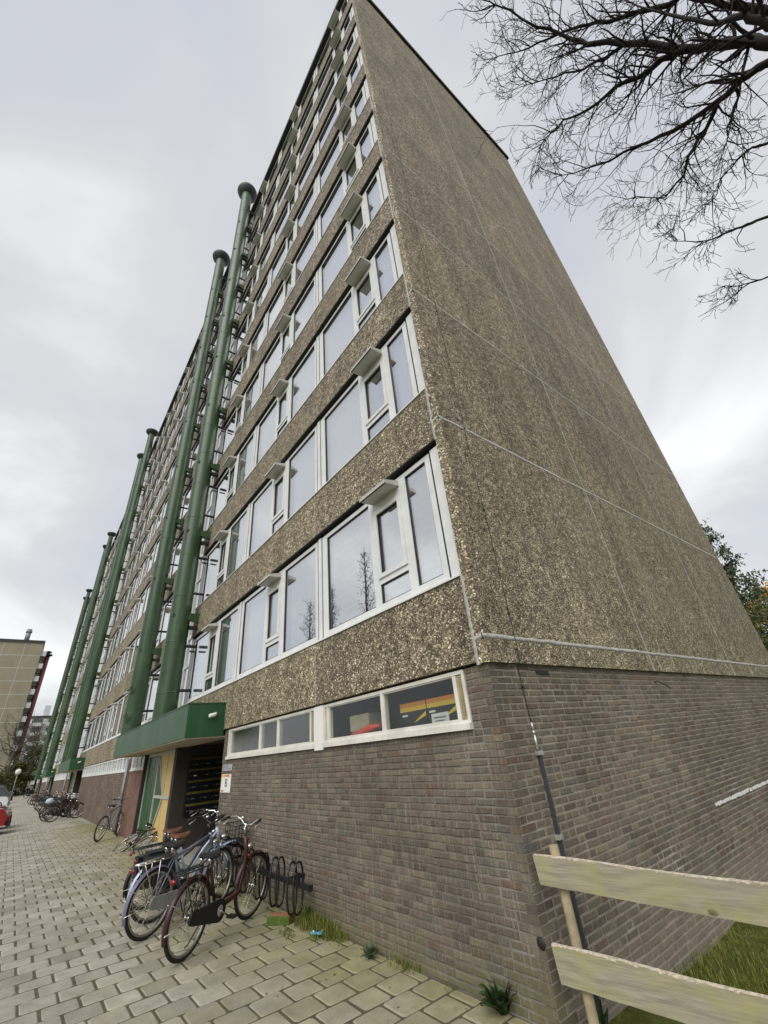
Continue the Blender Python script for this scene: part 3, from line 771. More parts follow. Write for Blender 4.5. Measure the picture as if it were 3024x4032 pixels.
# far storage walls and strips
for n in range(4):
    a = stairs[n] - 1.94; z = (stairs[n + 1] + 5.72) if n < 3 else XEND + .05
    dp = a - 2.35
    b = MB(); b.box(dp + .0, a, .04, .34, -.3, 1.86); b.box(dp - .55, dp - .0, .055, .34, -.3, 2.4); bld_part('brick_wall', b, 'redbrick')
    b = MB(); b.box(z, dp - .552, .04, .34, -.3, 1.86); bld_part('brick_wall', b, 'brickfar')
    low_window('storage_window', dp + .02, a - .02, [dp + .8, dp + 1.55], louvre=False)
    x0 = z + .05; x1 = dp - .6; nm = max(4, int((x1 - x0) / 1.3)); step = (x1 - x0) / nm
    o = MB(); o.box(x0, x1, .02, .12, 1.862, 1.96); o.box(x0, x1, .03, .12, 2.34, 2.4)
    for i in range(nm + 1): o.box(x0 + i * step - .07, x0 + i * step + .07, .025, .12, 1.96, 2.34)
    for i in range(nm): o.box(x0 + (i + .5) * step - .03, x0 + (i + .5) * step + .03, .035, .12, 1.96, 2.34)
    o = o.build('storage_window', 'pvc', bld); g = MB(); g.box(x0, x1, .07, .075, 1.96, 2.34); g.build('panes', 'frost', o)
    g = MB(); g.box(x0, x1, .3, .32, 1.86, 2.4); g.build('curtain', 'curtain', o)
    d = MB(); d.tube([(dp - .28, -.04, 0.02), (dp - .28, -.04, 2.28)], .055, 10); d.box(dp - .36, dp - .20, -.02, .05, .25, .30); d.box(dp - .36, dp - .20, -.02, .05, 1.9, 1.95)
    bld_part('drainpipe', d, 'grey')

# ---- porches, canopies, stair entrances ---------------------------------------------------------
for n, sc in enumerate(stairs):
    xr, xl = sc + 5.72, sc - 3.17
    b = MB(); b.box(xl, xr, -.77, -.002, 2.31, 2.93); cn = bld_part('canopy', b, 'canopy')
    c = MB(); c.box(xl + .02, xr - .02, -.75, 0.3, 2.285, 2.308); c.build('soffit', 'soffit', cn)
    c = MB(); c.box(xl - .012, xr + .012, -.785, -.003, 2.931, 2.955); c.build('edge_trim', 'canopy', cn)
    c = MB(); c.tube([(xr + .004, -.20, 2.74), (xr + .07, -.24, 2.71), (xr + .10, -.36, 2.69)], [.03, .04, .035], 10); c.build('porch_lamp', 'white', cn)
    px = sc + 1.94
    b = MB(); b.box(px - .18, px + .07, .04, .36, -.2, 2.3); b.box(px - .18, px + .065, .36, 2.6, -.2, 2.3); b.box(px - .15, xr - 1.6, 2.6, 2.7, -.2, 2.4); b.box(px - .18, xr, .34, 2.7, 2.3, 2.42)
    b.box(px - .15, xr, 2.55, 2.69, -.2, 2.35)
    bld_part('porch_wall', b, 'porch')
    b = MB(); b.box(px - 3.9, px - .182, -.02, .30, -.2, .16); b.box(px + .07, xr - .02, .10, 2.54, -.2, .03); bld_part('entrance_step', b, 'plaster')
    # stair front: green board wall, yellow board wall and a kite of trim
    xg = sc - 1.94; z0, z1 = .162, 2.28; y = .15
    xa, xb, xc = px - .2, sc + .64, sc - .37
    f = MB(); f.box(xg + .08, xc, y, y + .06, z0, z1 - .11); f.prism([(xc, z0), (xc + .14, z0 + .02), (xb - .03, 1.14), (xc + .02, z1 - .12), (xc, z1 - .11)], y - .001, y + .058)
    fo = bld_part('entrance_front', f, 'doorgreen')
    g = MB(); g.prism([(xa, z0), (xa, z1 - .02), (xc, z1 - .02), (xc + .02, z1 - .12), (xb - .03, 1.14), (xc + .16, z0 + .02), (xc + .14, z0)], y + .002, y + .056); g.build('yellow_board', 'yellow', fo)
    t = MB()
    def bar(x0, z0_, x1, z1_, w_=.05, pr=.03):
        d = Vector((x1 - x0, 0, z1_ - z0_)); s_ = Vector((-d.z, 0, d.x)).normalized() * w_ / 2
        P = [Vector((x0, 0, z0_)) + s_, Vector((x0, 0, z0_)) - s_, Vector((x1, 0, z1_)) - s_, Vector((x1, 0, z1_)) + s_]
        t.prism([(p.x, p.z) for p in P], y - pr, y + .001)
    bar(xc, z0, xc, 1.92, .07, .031); bar(xc + .02, z1 - .1, xb, 1.16, .05, .028); bar(xb, 1.12, xc + .14, z0, .06, .029); bar(xc, 1.14, xa, 1.14, .075, .033); bar(xg + .05, z1 - .05, xa, z1 - .05, .09, .034); bar(xg + .05, z0, xg + .05, z1 - .1, .05, .03)
    t.build('trim', 'trim', fo)
    g = MB(); g.box(xb + .0, xb + .02, y - .008, y + .001, 1.19, z1 - .1); g.box(xb + .0, xb + .02, y - .008, y + .001, z0, 1.09); g.build('board_joint', 'louvre', fo)
    g = MB(); g.box(xg + .95, xg + .965, y - .006, y + .002, z0, z1 - .12); g.box(xg + .45, xg + .75, y - .02, y, 1.86, 1.89); g.box(xc - .35, xc - .05, y - .02, y, 1.86, 1.89); g.build('door_fitting', 'doorgreen', fo)
    g = MB(); g.box(xg - .10, xg + .045, .02, .2, 0, 2.3); bld_part('entrance_jamb', g, 'gasket')
# letter boxes on the porch side wall of the nearest entrance
for n, sc in enumerate(stairs[:2]):
    xw = sc + 1.94 + .068
    mb = thing('mailbox_bank', ('black mailbox bank with brass flaps in the nearest entrance porch', 'black mailbox bank in the second entrance porch along the building')[n], 'mailboxes', (xw, .38, .72))
    b = MB(); b.box(.002, .10, 0, 1.26, 0, 1.30); b.build('cabinet', 'boxblack', mb)
    for r_ in range(5):
        for c_ in range(4):
            y0 = .01 + c_ * .312; z0 = .01 + r_ * .258
            d = MB(); d.box(.10, .112, y0, y0 + .300, z0, z0 + .185); d.box(.112, .116, y0 + .10, y0 + .20, z0 + .07, z0 + .105); dd = d.build('door', 'boxblack', mb)
            d = MB(); d.box(.1165, .119, y0 + .106, y0 + .194, z0 + .076, z0 + .099); d.build('name_tag', 'white' if (r_, c_) in ((3, 0),) else 'grey', dd)
            d = MB(); d.tube([(.113, y0 + .045, z0 + .09), (.121, y0 + .045, z0 + .09)], .009, 8); d.build('lock', 'alu', dd)
        d = MB(); d.hexa([(.10, .005, .2 + r_ * .258), (.135, .005, .2 + r_ * .258), (.135, 1.255, .2 + r_ * .258), (.10, 1.255, .2 + r_ * .258), (.10, .005, .252 + r_ * .258), (.112, .005, .252 + r_ * .258), (.112, 1.255, .252 + r_ * .258), (.10, 1.255, .252 + r_ * .258)])
        d.build('flap', 'gold', mb)

# ------------------------------------------------------------------ green exhaust ducts
ZC = 32.0
def make_duct():
    root = thing('exhaust_duct', 'x', 'duct', group='green exhaust ducts on the facade')
    b = MB(); z = 3.6; b.lathe([(.285, 2.94), (.285, ZC - .35)], 32)
    while z < ZC - .6:
        b.lathe([(.284, z - .016), (.289, z - .012), (.2902, z), (.289, z + .012), (.284, z + .016)], 32)
        z += 1.36
    b.build('pipe', 'green', root)
    b = MB(); b.lathe([(.285, ZC - .36), (.40, ZC - .25), (.54, ZC - .05), (.575, ZC + .08), (.56, ZC + .14), (.50, ZC + .17), (.30, ZC + .19), (.0, ZC + .20)], 28)
    b.lathe([(.285, ZC - .34), (.38, ZC - .16), (.50, ZC), (.54, ZC + .08), (0, ZC + .1)], 28); b.build('cap', 'greencap', root)
    for k in range(NF):
        z = ZB + .48 + ST * k
        if z < ZR:
            b = MB(); b.prism([(-.25, z - .02), (.5, z - .16), (.5, z + .12), (-.25, z + .05)], .10, .22, 'YZ')
            b.build('bracket', 'green', root)
            b = MB(); b.box(.06, .2, .26, .5, z - .36, z - .27); b.build('clamp', 'blackmetal', root)
        z = ZS + 1.55 + ST * k
        b = MB(); b.tube([(.1, .15, z), (.1, .57, z)], .045, 8); b.tube([(.1, .38, z - .14), (.1, .57, z - .14)], .028, 6); b.build('strut', 'blackmetal', root)
        z = ZS + .35 + ST * k
        b = MB(); b.tube([(.1, .15, z), (.1, .57, z)], .04, 8); b.build('strut', 'blackmetal', root)
    return root
duct0 = make_duct(); first = True; nth = ('first', 'second', 'third', 'farthest')
for n, sc in enumerate(stairs):
    for s_, dx in (('right', 2.33), ('left', -2.39)):
        d = duct0 if first else copy_tree(duct0); first = False
        d.location = (sc + dx, -.5, 0)
        d['label'] = 'round green exhaust duct, %s of the pair above the %s entrance canopy' % (s_, nth[n])
    # base collars with louvre discs on the left duct of the near pair
b = MB()
for z in (3.45, 4.35):
    for r_ in (.13, .085, .04): b.lathe([(r_, -.02), (r_ + .012, -.03), (r_ + .02, -.02)], 18, (0, -.285, z), 'Y')
o = b.build('inspection_disc', 'green'); o.parent = [q for q in bpy.data.objects if q.name.startswith('exhaust_duct') and 'left of the pair above the first' in q['label']][0]
o.rotation_euler = (0, 0, R(38))

# ------------------------------------------------------------------ lightning conductor down the gable corner
lc = thing('lightning_conductor', 'thin lightning conductor cable running down the gable into a dark cover strip', 'conductor', (.0, .5, 0))
pts = [(.012, 0.0, ZR + .1)]
z = ZR
while z > 2.2:
    pts.append((.012 + random.uniform(-.002, .003), random.uniform(-.012, .012), z)); z -= .7
pts += [(.008, -.01, 2.42), (-.025, -.015, 2.36), (-.028, -.01, 2.05), (-.028, 0, 1.86)]
b = MB(); b.tube(pts, .0036, 6); b.build('cable', 'blackmetal', lc)
b = MB()
for k in range(22): z = 2.9 + 1.3 * k; b.box(.001, .020, -.008, .008, z, z + .02) if z < ZR else None
b.box(-.04, -.02, -.012, .012, 2.17, 2.195); b.build('clip', 'blackmetal', lc)
b = MB(); b.tube([(-.028, 0, 1.87), (-.028, 0, 1.80)], .010, 8); b.tube([(-.028, 0, 1.80), (-.028, 0, 1.77)], .016, 8); b.tube([(-.028, 0, 1.77), (-.028, .0, 1.64)], .012, 8); b.build('joint_sleeve', 'alu', lc)
b = MB(); b.box(-.04, -.012, -.013, .013, -.2, 1.64); b.build('cover_strip', 'covergrey', lc)
for z in (1.60, .98): b = MB(); b.box(-.041, .0, -.034, .034, z, z + .035); b.box(.0, .004, -.007, .007, z + .012, z + .024); b.build('saddle_clip', 'alu', lc)
# small things in the brick: air brick slot, drain hole, wire, lime line
b = MB(); b.box(-.050, -.034, .80, 1.02, 2.31, 2.35); o = b.build('air_brick', 'black', wall_g)
b = MB(); b.lathe([(.038, 0), (.028, -.01), (0, -.012)], 12, (-.06, .0355, .45), 'Y'); b.build('drain_hole', 'black', wall_f)
b = MB(); b.tube([(-.04, 3.62, 2.26), (.0, 3.66, 2.27), (.04, 3.8, 2.2), (.045, 3.86, 2.16)], .008, 6); b.build('cut_wire', 'blackmetal', wall_g)
b = MB()
for i in range(110):
    y = 4.05 + i * .035; 
    if random.random() < .9: b.box(-.046, -.034 + random.uniform(0, .004), y, y + random.uniform(.012, .034), .755 - random.uniform(.0, .012), .755 + random.uniform(.018, .035))
b.build('foam_joint', 'white', wall_g)

# ------------------------------------------------------------------ signs by the entrance
def text_mesh(txt, size, name):
    cu = bpy.data.curves.new(name, 'FONT'); cu.body = txt; cu.size = size; cu.align_x = 'CENTER'; cu.align_y = 'CENTER'; cu.extrude = .0008
    o = bpy.data.objects.new(name, cu); COL.objects.link(o)
    dg = bpy.context.evaluated_depsgraph_get(); me = bpy.data.meshes.new_from_object(o.evaluated_get(dg)); bpy.data.objects.remove(o); return me
sg = thing('entrance_sign', 'white sign with black letter B on the brick beside the entrance', 'sign', (-7.0, .036, 1.457))
b = MB(); b.box(-.27, .27, -.006, 0, -.152, .152); b.build('board', 'white', sg)
me = text_mesh('B', .19, 'letter'); me.materials.append(M['black']); o = inst('letter', me, sg, (.02, -.0072, 0), (R(90), 0, 0)); o.scale = (1.35, 1, 1)
b = MB(); b.box(-.26, -.10, -.0075, -.0062, .105, .145); b.build('print', 'yellowp', sg)
b = MB(); b.box(-.10, .02, -.0075, -.0062, .108, .143); b.build('print', 'orange', sg)
b = MB(); b.box(.02, .18, -.0075, -.0062, .105, .145); b.box(-.24, -.08, -.0075, -.0062, -.14, -.11); b.build('print', 'pink', sg)
b = MB(); b.box(-.265, -.245, -.0075, -.0062, -.06, .10); b.build('print', 'yellowp', sg)
pl = thing('address_plate', 'small grey metal plate above the letter sign on the brick', 'plate', (-6.98, .036, 1.72))
b = MB(); b.box(-.27, .27, -.006, 0, -.055, .055); b.build('plate', 'alu', pl)
b = MB()
for x0 in (-.23, -.18, -.06, .0): b.box(x0, x0 + .012, -.0072, -.0062, -.03, .032); b.box(x0 + .024, x0 + .034, -.0072, -.0062, -.03, .032); b.box(x0 + .012, x0 + .024, -.0072, -.0062, .02, .032); b.box(x0 + .012, x0 + .024, -.0072, -.0062, -.006, .004)
b.box(.08, .2, -.0072, -.0062, -.03, -.015); b.build('print', 'grey', pl)

# ------------------------------------------------------------------ things behind the storage window
def carton(x, w_, label):
    t = thing('storage_carton', label, 'carton', (x, .22, 1.861), group='black and yellow cartons behind the storage window')
    b = MB(); b.box(0, w_, 0, .30, 0, .36); b.build('box', 'boxblack', t)
    b = MB(); b.box(0, w_, -.003, -.001, .265, .31); b.build('yellow_band', 'yellowp', t)
    b = MB(); b.box(0, w_, -.003, -.001, .31, .358); b.build('orange_band', 'orange', t)
    b = MB(); b.prism([(.02 + w_ * .45, .14), (w_ - .01, .20), (w_ - .01, .245), (.02 + w_ * .6, .175)], -.003, -.001); b.build('yellow_swoosh', 'yellowp', t)
    b = MB(); b.box(.03, .13, -.003, -.001, .215, .235); b.build('white_word', 'white', t)
    return t
carton(-1.63, .46, 'black carton with orange and yellow band, left of two in the low window')
c2 = carton(-1.155, .46, 'black carton with orange and yellow band and white sheet, right of two')
b = MB(); b.box(.06, .33, -.006, -.004, 0.02, .20); b.build('white_sheet', 'white', c2)
b = MB(); b.box(.10, .29, -.008, -.007, .15, .165); b.box(.12, .27, -.008, -.007, .12, .13); b.box(.13, .25, -.008, -.007, .06, .10); b.build('print', 'grey', c2)
t = thing('beige_box', 'beige box blurred behind the left pane of the low window', 'box', (-2.72, .2, 1.862)); b = MB(); b.box(0, .45, 0, .3, .15, .34); b.build('lid', 'cardboard', t); b = MB(); b.box(.02, .43, .02, .28, 0, .149); b.build('body', 'greyplast', t)
t = thing('red_item', 'red bundle lying behind the left pane of the low window', 'bundle', (-2.6, .15, 1.862)); b = MB(); b.tube([(0, 0, .10), (.2, .02, .12), (.4, 0, .15), (.6, .03, .17)], [.03, .05, .05, .02], 8); b.build('cloth', 'red', t)

# ------------------------------------------------------------------ bicycles
WR = .345
def wheel_meshes(rimmat='rim', n=32):
    t = MB(); t.lathe([(WR - .045 + .02 * math.cos(a) + .022, .021 * math.sin(a)) for a in [2 * math.pi * i / 8 for i in range(8)]], 36, (0, 0, 0), 'Y', closed=True)
    r_ = MB(); r_.lathe([(WR - .048, -.014), (WR - .040, -.015), (WR - .040, .015), (WR - .048, .014), (WR - .060, .008), (WR - .060, -.008)], 36, (0, 0, 0), 'Y', closed=True)
    s_ = MB()
    for i in range(n):
        a = 2 * math.pi * i / n; sg_ = 1 if i % 2 else -1; a2 = a + (.9 if (i // 2) % 2 else -.9)
        s_.tube([(.028 * math.cos(a2), .026 * sg_, .028 * math.sin(a2)), ((WR - .058) * math.cos(a), 0, (WR - .058) * math.sin(a))], .0013, 3, False)
    h = MB(); h.tube([(0, -.05, 0), (0, .05, 0)], .018, 10); h.tube([(0, -.032, 0), (0, -.024, 0)], .034, 12); h.tube([(0, .024, 0), (0, .032, 0)], .034, 12); h.tube([(0, -.07, 0), (0, .07, 0)], .006, 6)
    return t.mesh('tyre', 'tyre'), r_.mesh('rim', rimmat), s_.mesh('spokes', 'chrome'), h.mesh('hub', 'chrome')
WM = wheel_meshes()
def arc(cx, cz, r_, a0, a1, n=14): return [(cx + r_ * math.cos(R(a0 + (a1 - a0) * i / n)), 0, cz + r_ * math.sin(R(a0 + (a1 - a0) * i / n))) for i in range(n + 1)]
def guard(b, cx, cz, r_, a0, a1, wd=.055, n=18):
    vs = []; fs = []
    for i in range(n + 1):
        a = R(a0 + (a1 - a0) * i / n); c, s_ = math.cos(a), math.sin(a)
        for (dy, dr) in ((-wd / 2, -.016), (-wd / 4, -.002), (0, .002), (wd / 4, -.002), (wd / 2, -.016)): vs.append((cx + (r_ + dr) * c, dy, cz + (r_ + dr) * s_))
    for i in range(n):
        for j in range(4): a = i * 5 + j; fs.append((a, a + 1, a + 6, a + 5))
    b.add(vs, fs, True)
    b.add([(v[0] * .9985 + cx * .0015, v[1], v[2] * .9985 + cz * .0015) for v in vs], [f[::-1] for f in fs], True)
def bicycle(label, loc, heading, lean=0, steer=0, style='dutch', frame='copper', guardm=None, saddle='black', chain='black', bar='chrome', carrier=True, basket=False, coat=False, group=None, wb=1.12, light=True, simple=False, pitchx=0, sh=.93, bags=False):
    guardm = guardm or frame
    root = thing('bicycle', label, 'bicycle', loc, None, group)
    root.rotation_mode = 'QUATERNION'
    root.rotation_quaternion = Quaternion((0, 0, 1), heading) @ Quaternion((1, 0, 0), lean) @ Quaternion((0, 1, 0), pitchx)
    rz = WR; hz = Vector((wb - .20, 0, .98))                                  # top of head tube
    hd = Vector((math.sin(R(21)), 0, -math.cos(R(21))))                      # steering axis, downwards
    hz = Vector((wb, 0, WR)) - Vector((.055, 0, 0)) - hd * .62
    hl = hz + hd * .17
    bb = Vector((.46, 0, .29)); st_top = Vector((.46 - .20, 0, .80)); sd = Vector((.235, 0, sh)); st_top.z = min(.80, sh - .10)
    fr = MB(); rear = Vector((0, 0, WR)); S = 12 if not simple else 6
    if style == 'dutch':
        m_ = (hl + bb) / 2 + Vector((-.02, 0, -.10))
        dt = [hl + hd * .02, hl * .62 + bb * .38 + Vector((-.02, 0, -.05)), hl * .3 + bb * .7 + Vector((.02, 0, -.05)), bb]
        fr.tube(dt, .023, S); 
        tt = [hz + hd * .04, hz * .66 + st_top * .34 + Vector((-.03, 0, -.27)), bb * .55 + st_top * .45 + Vector((.02, 0, -.02))]
        fr.tube(tt, .018, S)
    elif style == 'low':
        fr.tube([hz + hd * .02, hl + hd * .05, hl + Vector((-.02, 0, -.22)), hl + Vector((-.08, 0, -.42)), bb + Vector((.20, 0, .02)), bb + Vector((.08, 0, -.01)), bb], [.024, .027, .029, .030, .029, .028, .026], S)
    elif style == 'tube':
        dt = [hl + hd * .0, hl * .55 + bb * .45 + Vector((-.03, 0, -.02)), bb]
        fr.tube(dt, [.036, .037, .034], S)
        fr.tube([hz + hd * .05, hz * .6 + bb * .4 + Vector((-.04, 0, .02)), bb + Vector((-.04, 0, .12))], .017, S)
    else:
        fr.tube([hl, bb], .02, S); fr.tube([hz + hd * .03, st_top - Vector((0, 0, .06))], .018, S)
    fr.tube([bb, st_top], .018, S); fr.tube([hz, hl + hd * .02], .023, S)
    for s_ in (-1, 1):
        fr.tube([rear + Vector((0, .06 * s_, 0)), bb + Vector((-.05, .045 * s_, 0))], .010, 6)
        fr.tube([rear + Vector((0, .06 * s_, 0)), st_top + Vector((0, .02 * s_, -.05))], .009, 6)
    fr.tube([bb + Vector((0, -.035, 0)), bb + Vector((0, .035, 0))], .028, 10)
    fr.build('frame', frame, root)
    p = MB(); p.tube([st_top - Vector((0, 0, .05)), sd - Vector((0, 0, .04))], .013, 8); p.build('seat_post', 'chrome', root)
    # saddle
    s = MB(); nu, nv = 10, 8; vs = []
    for i in range(nu + 1):
        u = i / nu; wx = .115 * (1 - u) ** .55 * (.55 + .45 * min(1, u * 6)) + .020 if u < 1 else .02
        for j in range(nv + 1):
            a = math.pi * j / nv; vs.append((sd.x - .12 + .27 * u, wx * math.cos(a), sd.z - .03 + .05 * math.sin(a) * (1 - .25 * u) + .018 * (1 - 2 * u) ** 2))
    s.add(vs, [(i * (nv + 1) + j, i * (nv + 1) + j + 1, (i + 1) * (nv + 1) + j + 1, (i + 1) * (nv + 1) + j) for i in range(nu) for j in range(nv)], True)
    s.add([vs[j] for j in range(nv + 1)], [tuple(range(nv + 1))]); s.add([(v[0], v[1], v[2] - .006) for i in range(nu + 1) for v in (vs[i * (nv + 1)], vs[i * (nv + 1) + nv])], [(2 * i, 2 * i + 1, 2 * i + 3, 2 * i + 2) for i in range(nu)])
    sdl = s.build('saddle', saddle, root)
    q = MB()
    for s_ in (-1, 1): q.tube([(sd.x - .07, .055 * s_, sd.z - .09), (sd.x - .085, .06 * s_, sd.z - .015)], .022, 8); q.tube([(sd.x - .08, .05 * s_, sd.z - .08), (sd.x + .1, .02 * s_, sd.z - .04)], .005, 5)
    q.build('springs', 'chrome', sdl)
    # rear and front wheel, fork and bar turn together
    def wheel(par, c):
        o = inst('wheel', WM[0], par, c)
        inst('rim', WM[1], o); inst('spokes', WM[2], o); inst('hub', WM[3], o)
        o.rotation_euler = (0, random.uniform(0, 1), 0)
    wheel(root, rear)
    # front assembly as rotated meshes: rotate coordinates about the steering axis
    Q = Quaternion(hd, -steer); piv = hz
    def turn(mb):
        mb.v = [tuple(piv + Q @ (Vector(v) - piv)) for v in mb.v]; return mb
    fc = Vector((wb, 0, WR)); fc2 = piv + Q @ (fc - piv)
    o = inst('wheel', WM[0], root, fc2); inst('rim', WM[1], o); inst('spokes', WM[2], o); inst('hub', WM[3], o)
    o.rotation_mode = 'QUATERNION'; o.rotation_quaternion = Q
    k = MB(); cr = hl + hd * .05
    k.tube([hl, cr], .022, 8)
    for s_ in (-1, 1): k.tube([cr + Vector((0, .01 * s_, 0)), cr + Vector((.004, .055 * s_, -.03)), fc + Vector((-.03, .06 * s_, .12)), fc + Vector((0, .06 * s_, 0))], [.014, .015, .012, .009], 8)
    turn(k).build('fork', frame, root)
    st = hz - hd * .10
    hbm = MB(); hbm.tube([hz, st], .013, 8); hbm.tube([st, st + Vector((.05, 0, .02))], .014, 8)
    c0 = st + Vector((.05, 0, .02))
    for s_ in (-1, 1):
        if style == 'mtb': pth = [c0, c0 + Vector((0, .06 * s_, .0)), c0 + Vector((-.01, .14 * s_, .03)), c0 + Vector((-.05, .30 * s_, .035))]
        else: pth = [c0, c0 + Vector((.01, .06 * s_, .005)), c0 + Vector((.03, .13 * s_, .05)), c0 + Vector((0, .20 * s_, .085)), c0 + Vector((-.07, .255 * s_, .085)), c0 + Vector((-.15, .275 * s_, .07))]
        hbm.tube(pth, .0115, 10)
    turn(hbm); hb = hbm.build('handlebar', bar, root)
    for s_ in (-1, 1):
        g = MB()
        if style == 'mtb': e0, e1 = c0 + Vector((-.03, .2 * s_, .034)), c0 + Vector((-.052, .32 * s_, .036))
        else: e0, e1 = c0 + Vector((-.075, .258 * s_, .084)), c0 + Vector((-.20, .283 * s_, .06))
        g.tube([e0, e1], .0165, 8); turn(g).build('grip', 'black', hb)
        g = MB(); g.tube([e0 + Vector((.03, 0, -.01)), e0 + Vector((-.01, -.01 * s_, -.035)), e1 + Vector((.02, -.02 * s_, -.045))], .006, 5); turn(g).build('brake_lever', 'alu', hb)
    g = MB(); g.lathe([(0, .012), (.02, .012), (.028, 0), (.028, -.012), (0, -.012)], 12, (0, 0, 0)); g.v = [tuple(Vector(v) + c0 + Vector((.03, .11, .075))) for v in g.v]; turn(g).build('bell', 'chrome', hb)
    if style != 'mtb':
        g = MB(); guard(g, 0, WR, WR + .022, 15, 200); g.build('rear_mudguard', guardm, root)
        g = MB(); guard(g, wb, WR, WR + .022, 25, 165); turn(g).build('front_mudguard', guardm, root)
        g = MB()
        for s_ in (-1, 1): g.tube([(0, .065 * s_, WR), (-.33, .03 * s_, WR + .19)], .003, 4); g.tube([(0, .065 * s_, WR), (-.38, .03 * s_, WR - .04)], .003, 4)
        g.build('guard_stays', 'chrome', root)
    if chain == 'none':
        g = MB(); g.lathe([(.085, -.05), (.09, -.046), (.085, -.042)], 20, tuple(bb), 'Y', closed=True); g.build('chainring', 'chrome', root)
    else:
        g = MB(); top = []
        n = 12
        for i in range(n + 1): a = R(-90 + 180 * i / n); top.append((bb.x + .105 * math.cos(a), bb.z + .105 * math.sin(a)))
        for i in range(n + 1): a = R(90 + 180 * i / n); top.append((.0 + .062 * math.cos(a), WR + .062 * math.sin(a)))
        g.prism(top, -.075, -.045); g.build('chaincase', chain, root)
        g = MB(); g.lathe([(0, -.082), (.028, -.080), (.05, -.077), (.052, -.0755), (0, -.0755)], 16, tuple(bb), 'Y'); g.build('chaincase_disc', 'alu', root)
    a = R(-30); g = MB()
    for s_ in (-1, 1):
        ex = bb + Vector((.165 * math.cos(a) * s_, 0, .165 * math.sin(a) * s_)); y = -.095 if s_ > 0 else .085
        g.tube([(bb.x, y * .9, bb.z), (ex.x, y, ex.z)], .009, 6)
    g.build('cranks', 'chrome', root)
    for s_ in (-1, 1):
        ex = bb + Vector((.165 * math.cos(a) * s_, 0, .165 * math.sin(a) * s_)); y = -.10 if s_ > 0 else .09
        g = MB(); g.box(ex.x - .045, ex.x + .045, min(y, y + math.copysign(.095, y)), max(y, y + math.copysign(.095, y)), ex.z - .011, ex.z + .011); g.build('pedal', 'black', root)
    if carrier:
        cm = carrier if isinstance(carrier, str) else 'blackmetal'
        g = MB(); zc = .775
        for s_ in (-1, 1):
            g.tube([(.24, .05 * s_, zc + .01), (.1, .075 * s_, zc), (-.28, .065 * s_, zc), (-.33, 0, zc)], .007, 6)
            g.tube([(-.02, .075 * s_, zc), (0, .07 * s_, WR)], .006, 5); g.tube([(-.24, .068 * s_, zc), (0, .07 * s_, WR)], .006, 5)
        g.tube([(.1, 0, zc + .004), (-.32, 0, zc + .004)], .009, 6, flat=2.2)
        for xx in (.05, -.08, -.2): g.tube([(xx, -.07, zc), (xx, .07, zc)], .005, 5)
        g.build('carrier', cm, root)
        g = MB(); g.lathe([(0, -.02), (.035, -.018), (.045, 0), (.035, .012), (0, .012)], 14, (0, 0, 0), 'Y'); g.v = [(-.345 + v[1] * .8, v[0] * .85, zc - .05 + v[2] * .6) for v in g.v]; g.build('rear_light', 'redlens', root)
    if light:
        g = MB(); g.lathe([(0, -.07), (.022, -.055), (.036, -.02), (.04, .015), (.036, .02), (0, .022)], 14, (0, 0, 0), 'Y'); lp_ = cr + Vector((.085, 0, .07)); g.v = [(lp_.x + v[1], v[0] + lp_.y, lp_.z + v[2]) for v in g.v]; turn(g).build('headlight', 'chrome', root)
        g = MB(); g.tube([cr, lp_ - Vector((.01, 0, .03))], .006, 5); turn(g).build('light_bracket', 'chrome', root)
    g = MB(); g.tube([(.34, .05, .27), (.27, .17, .03), (.25, .19, .012)], .008, 6); g.build('kickstand', 'blackmetal', root)
    if bags:
        g = MB()
        for s_ in (-1, 1): g.hexa([(-.26, s_ * .08, .42), (.14, s_ * .08, .42), (.14, s_ * .20, .44), (-.26, s_ * .20, .44), (-.28, s_ * .08, .77), (.16, s_ * .08, .77), (.15, s_ * .22, .74), (-.27, s_ * .22, .74)])
        g.box(-.2, .1, -.09, .09, .785, .80); g.build('pannier', 'black', root)
    if coat:
        g = MB(); vs = []
        for s_ in (-1, 1):
            pts2 = [(.34 * math.cos(R(t_)), .045 * s_, WR + .34 * math.sin(R(t_))) for t_ in range(22, 82, 6)]
            o_ = len(g.v); g.add([(.05, .058 * s_, WR + .05)] + pts2 + [(v[0] * .998, v[1] + .003 * s_, v[2]) for v in [(.05, .058 * s_, WR + .05)] + pts2], [(0, i, i + 1) for i in range(1, len(pts2))] + [(len(pts2) + 1, len(pts2) + 1 + i + 1, len(pts2) + 1 + i) for i in range(1, len(pts2))])
        g.build('coat_guard', 'black', root)
    if basket:
        g = MB(); bx0, bx1, by, z0, z1 = wb - .04, wb + .22, .16, .70, .92
        for z in (z0, (z0 + z1) / 2, z1): g.tube([(bx0, -by, z), (bx1, -by, z), (bx1, by, z), (bx0, by, z), (bx0, -by, z)], .007 if z == z1 else .005, 5)
        for i in range(5):
            for (x0, y0, x1, y1) in ((bx0, -by, bx1, -by), (bx0, by, bx1, by), (bx0, -by, bx0, by), (bx1, -by, bx1, by)):
                t_ = i / 4; g.tube([(x0 + (x1 - x0) * t_, y0 + (y1 - y0) * t_, z0), (x0 + (x1 - x0) * t_, y0 + (y1 - y0) * t_, z1)], .005, 5)
        g.box(bx0, bx1, -by, by, z0 - .008, z0)
        for s_ in (-1, 1): g.tube([(bx0 + .2, .14 * s_, z0), (wb, .065 * s_, WR + .0)], .006, 5)
        turn(g).build('front_basket', 'blackmetal', root)
    return root
def head(rx, ry, fx, fy): return math.atan2(fy - ry, fx - rx)
NEAR = 'bicycles parked at the rack by the entrance'
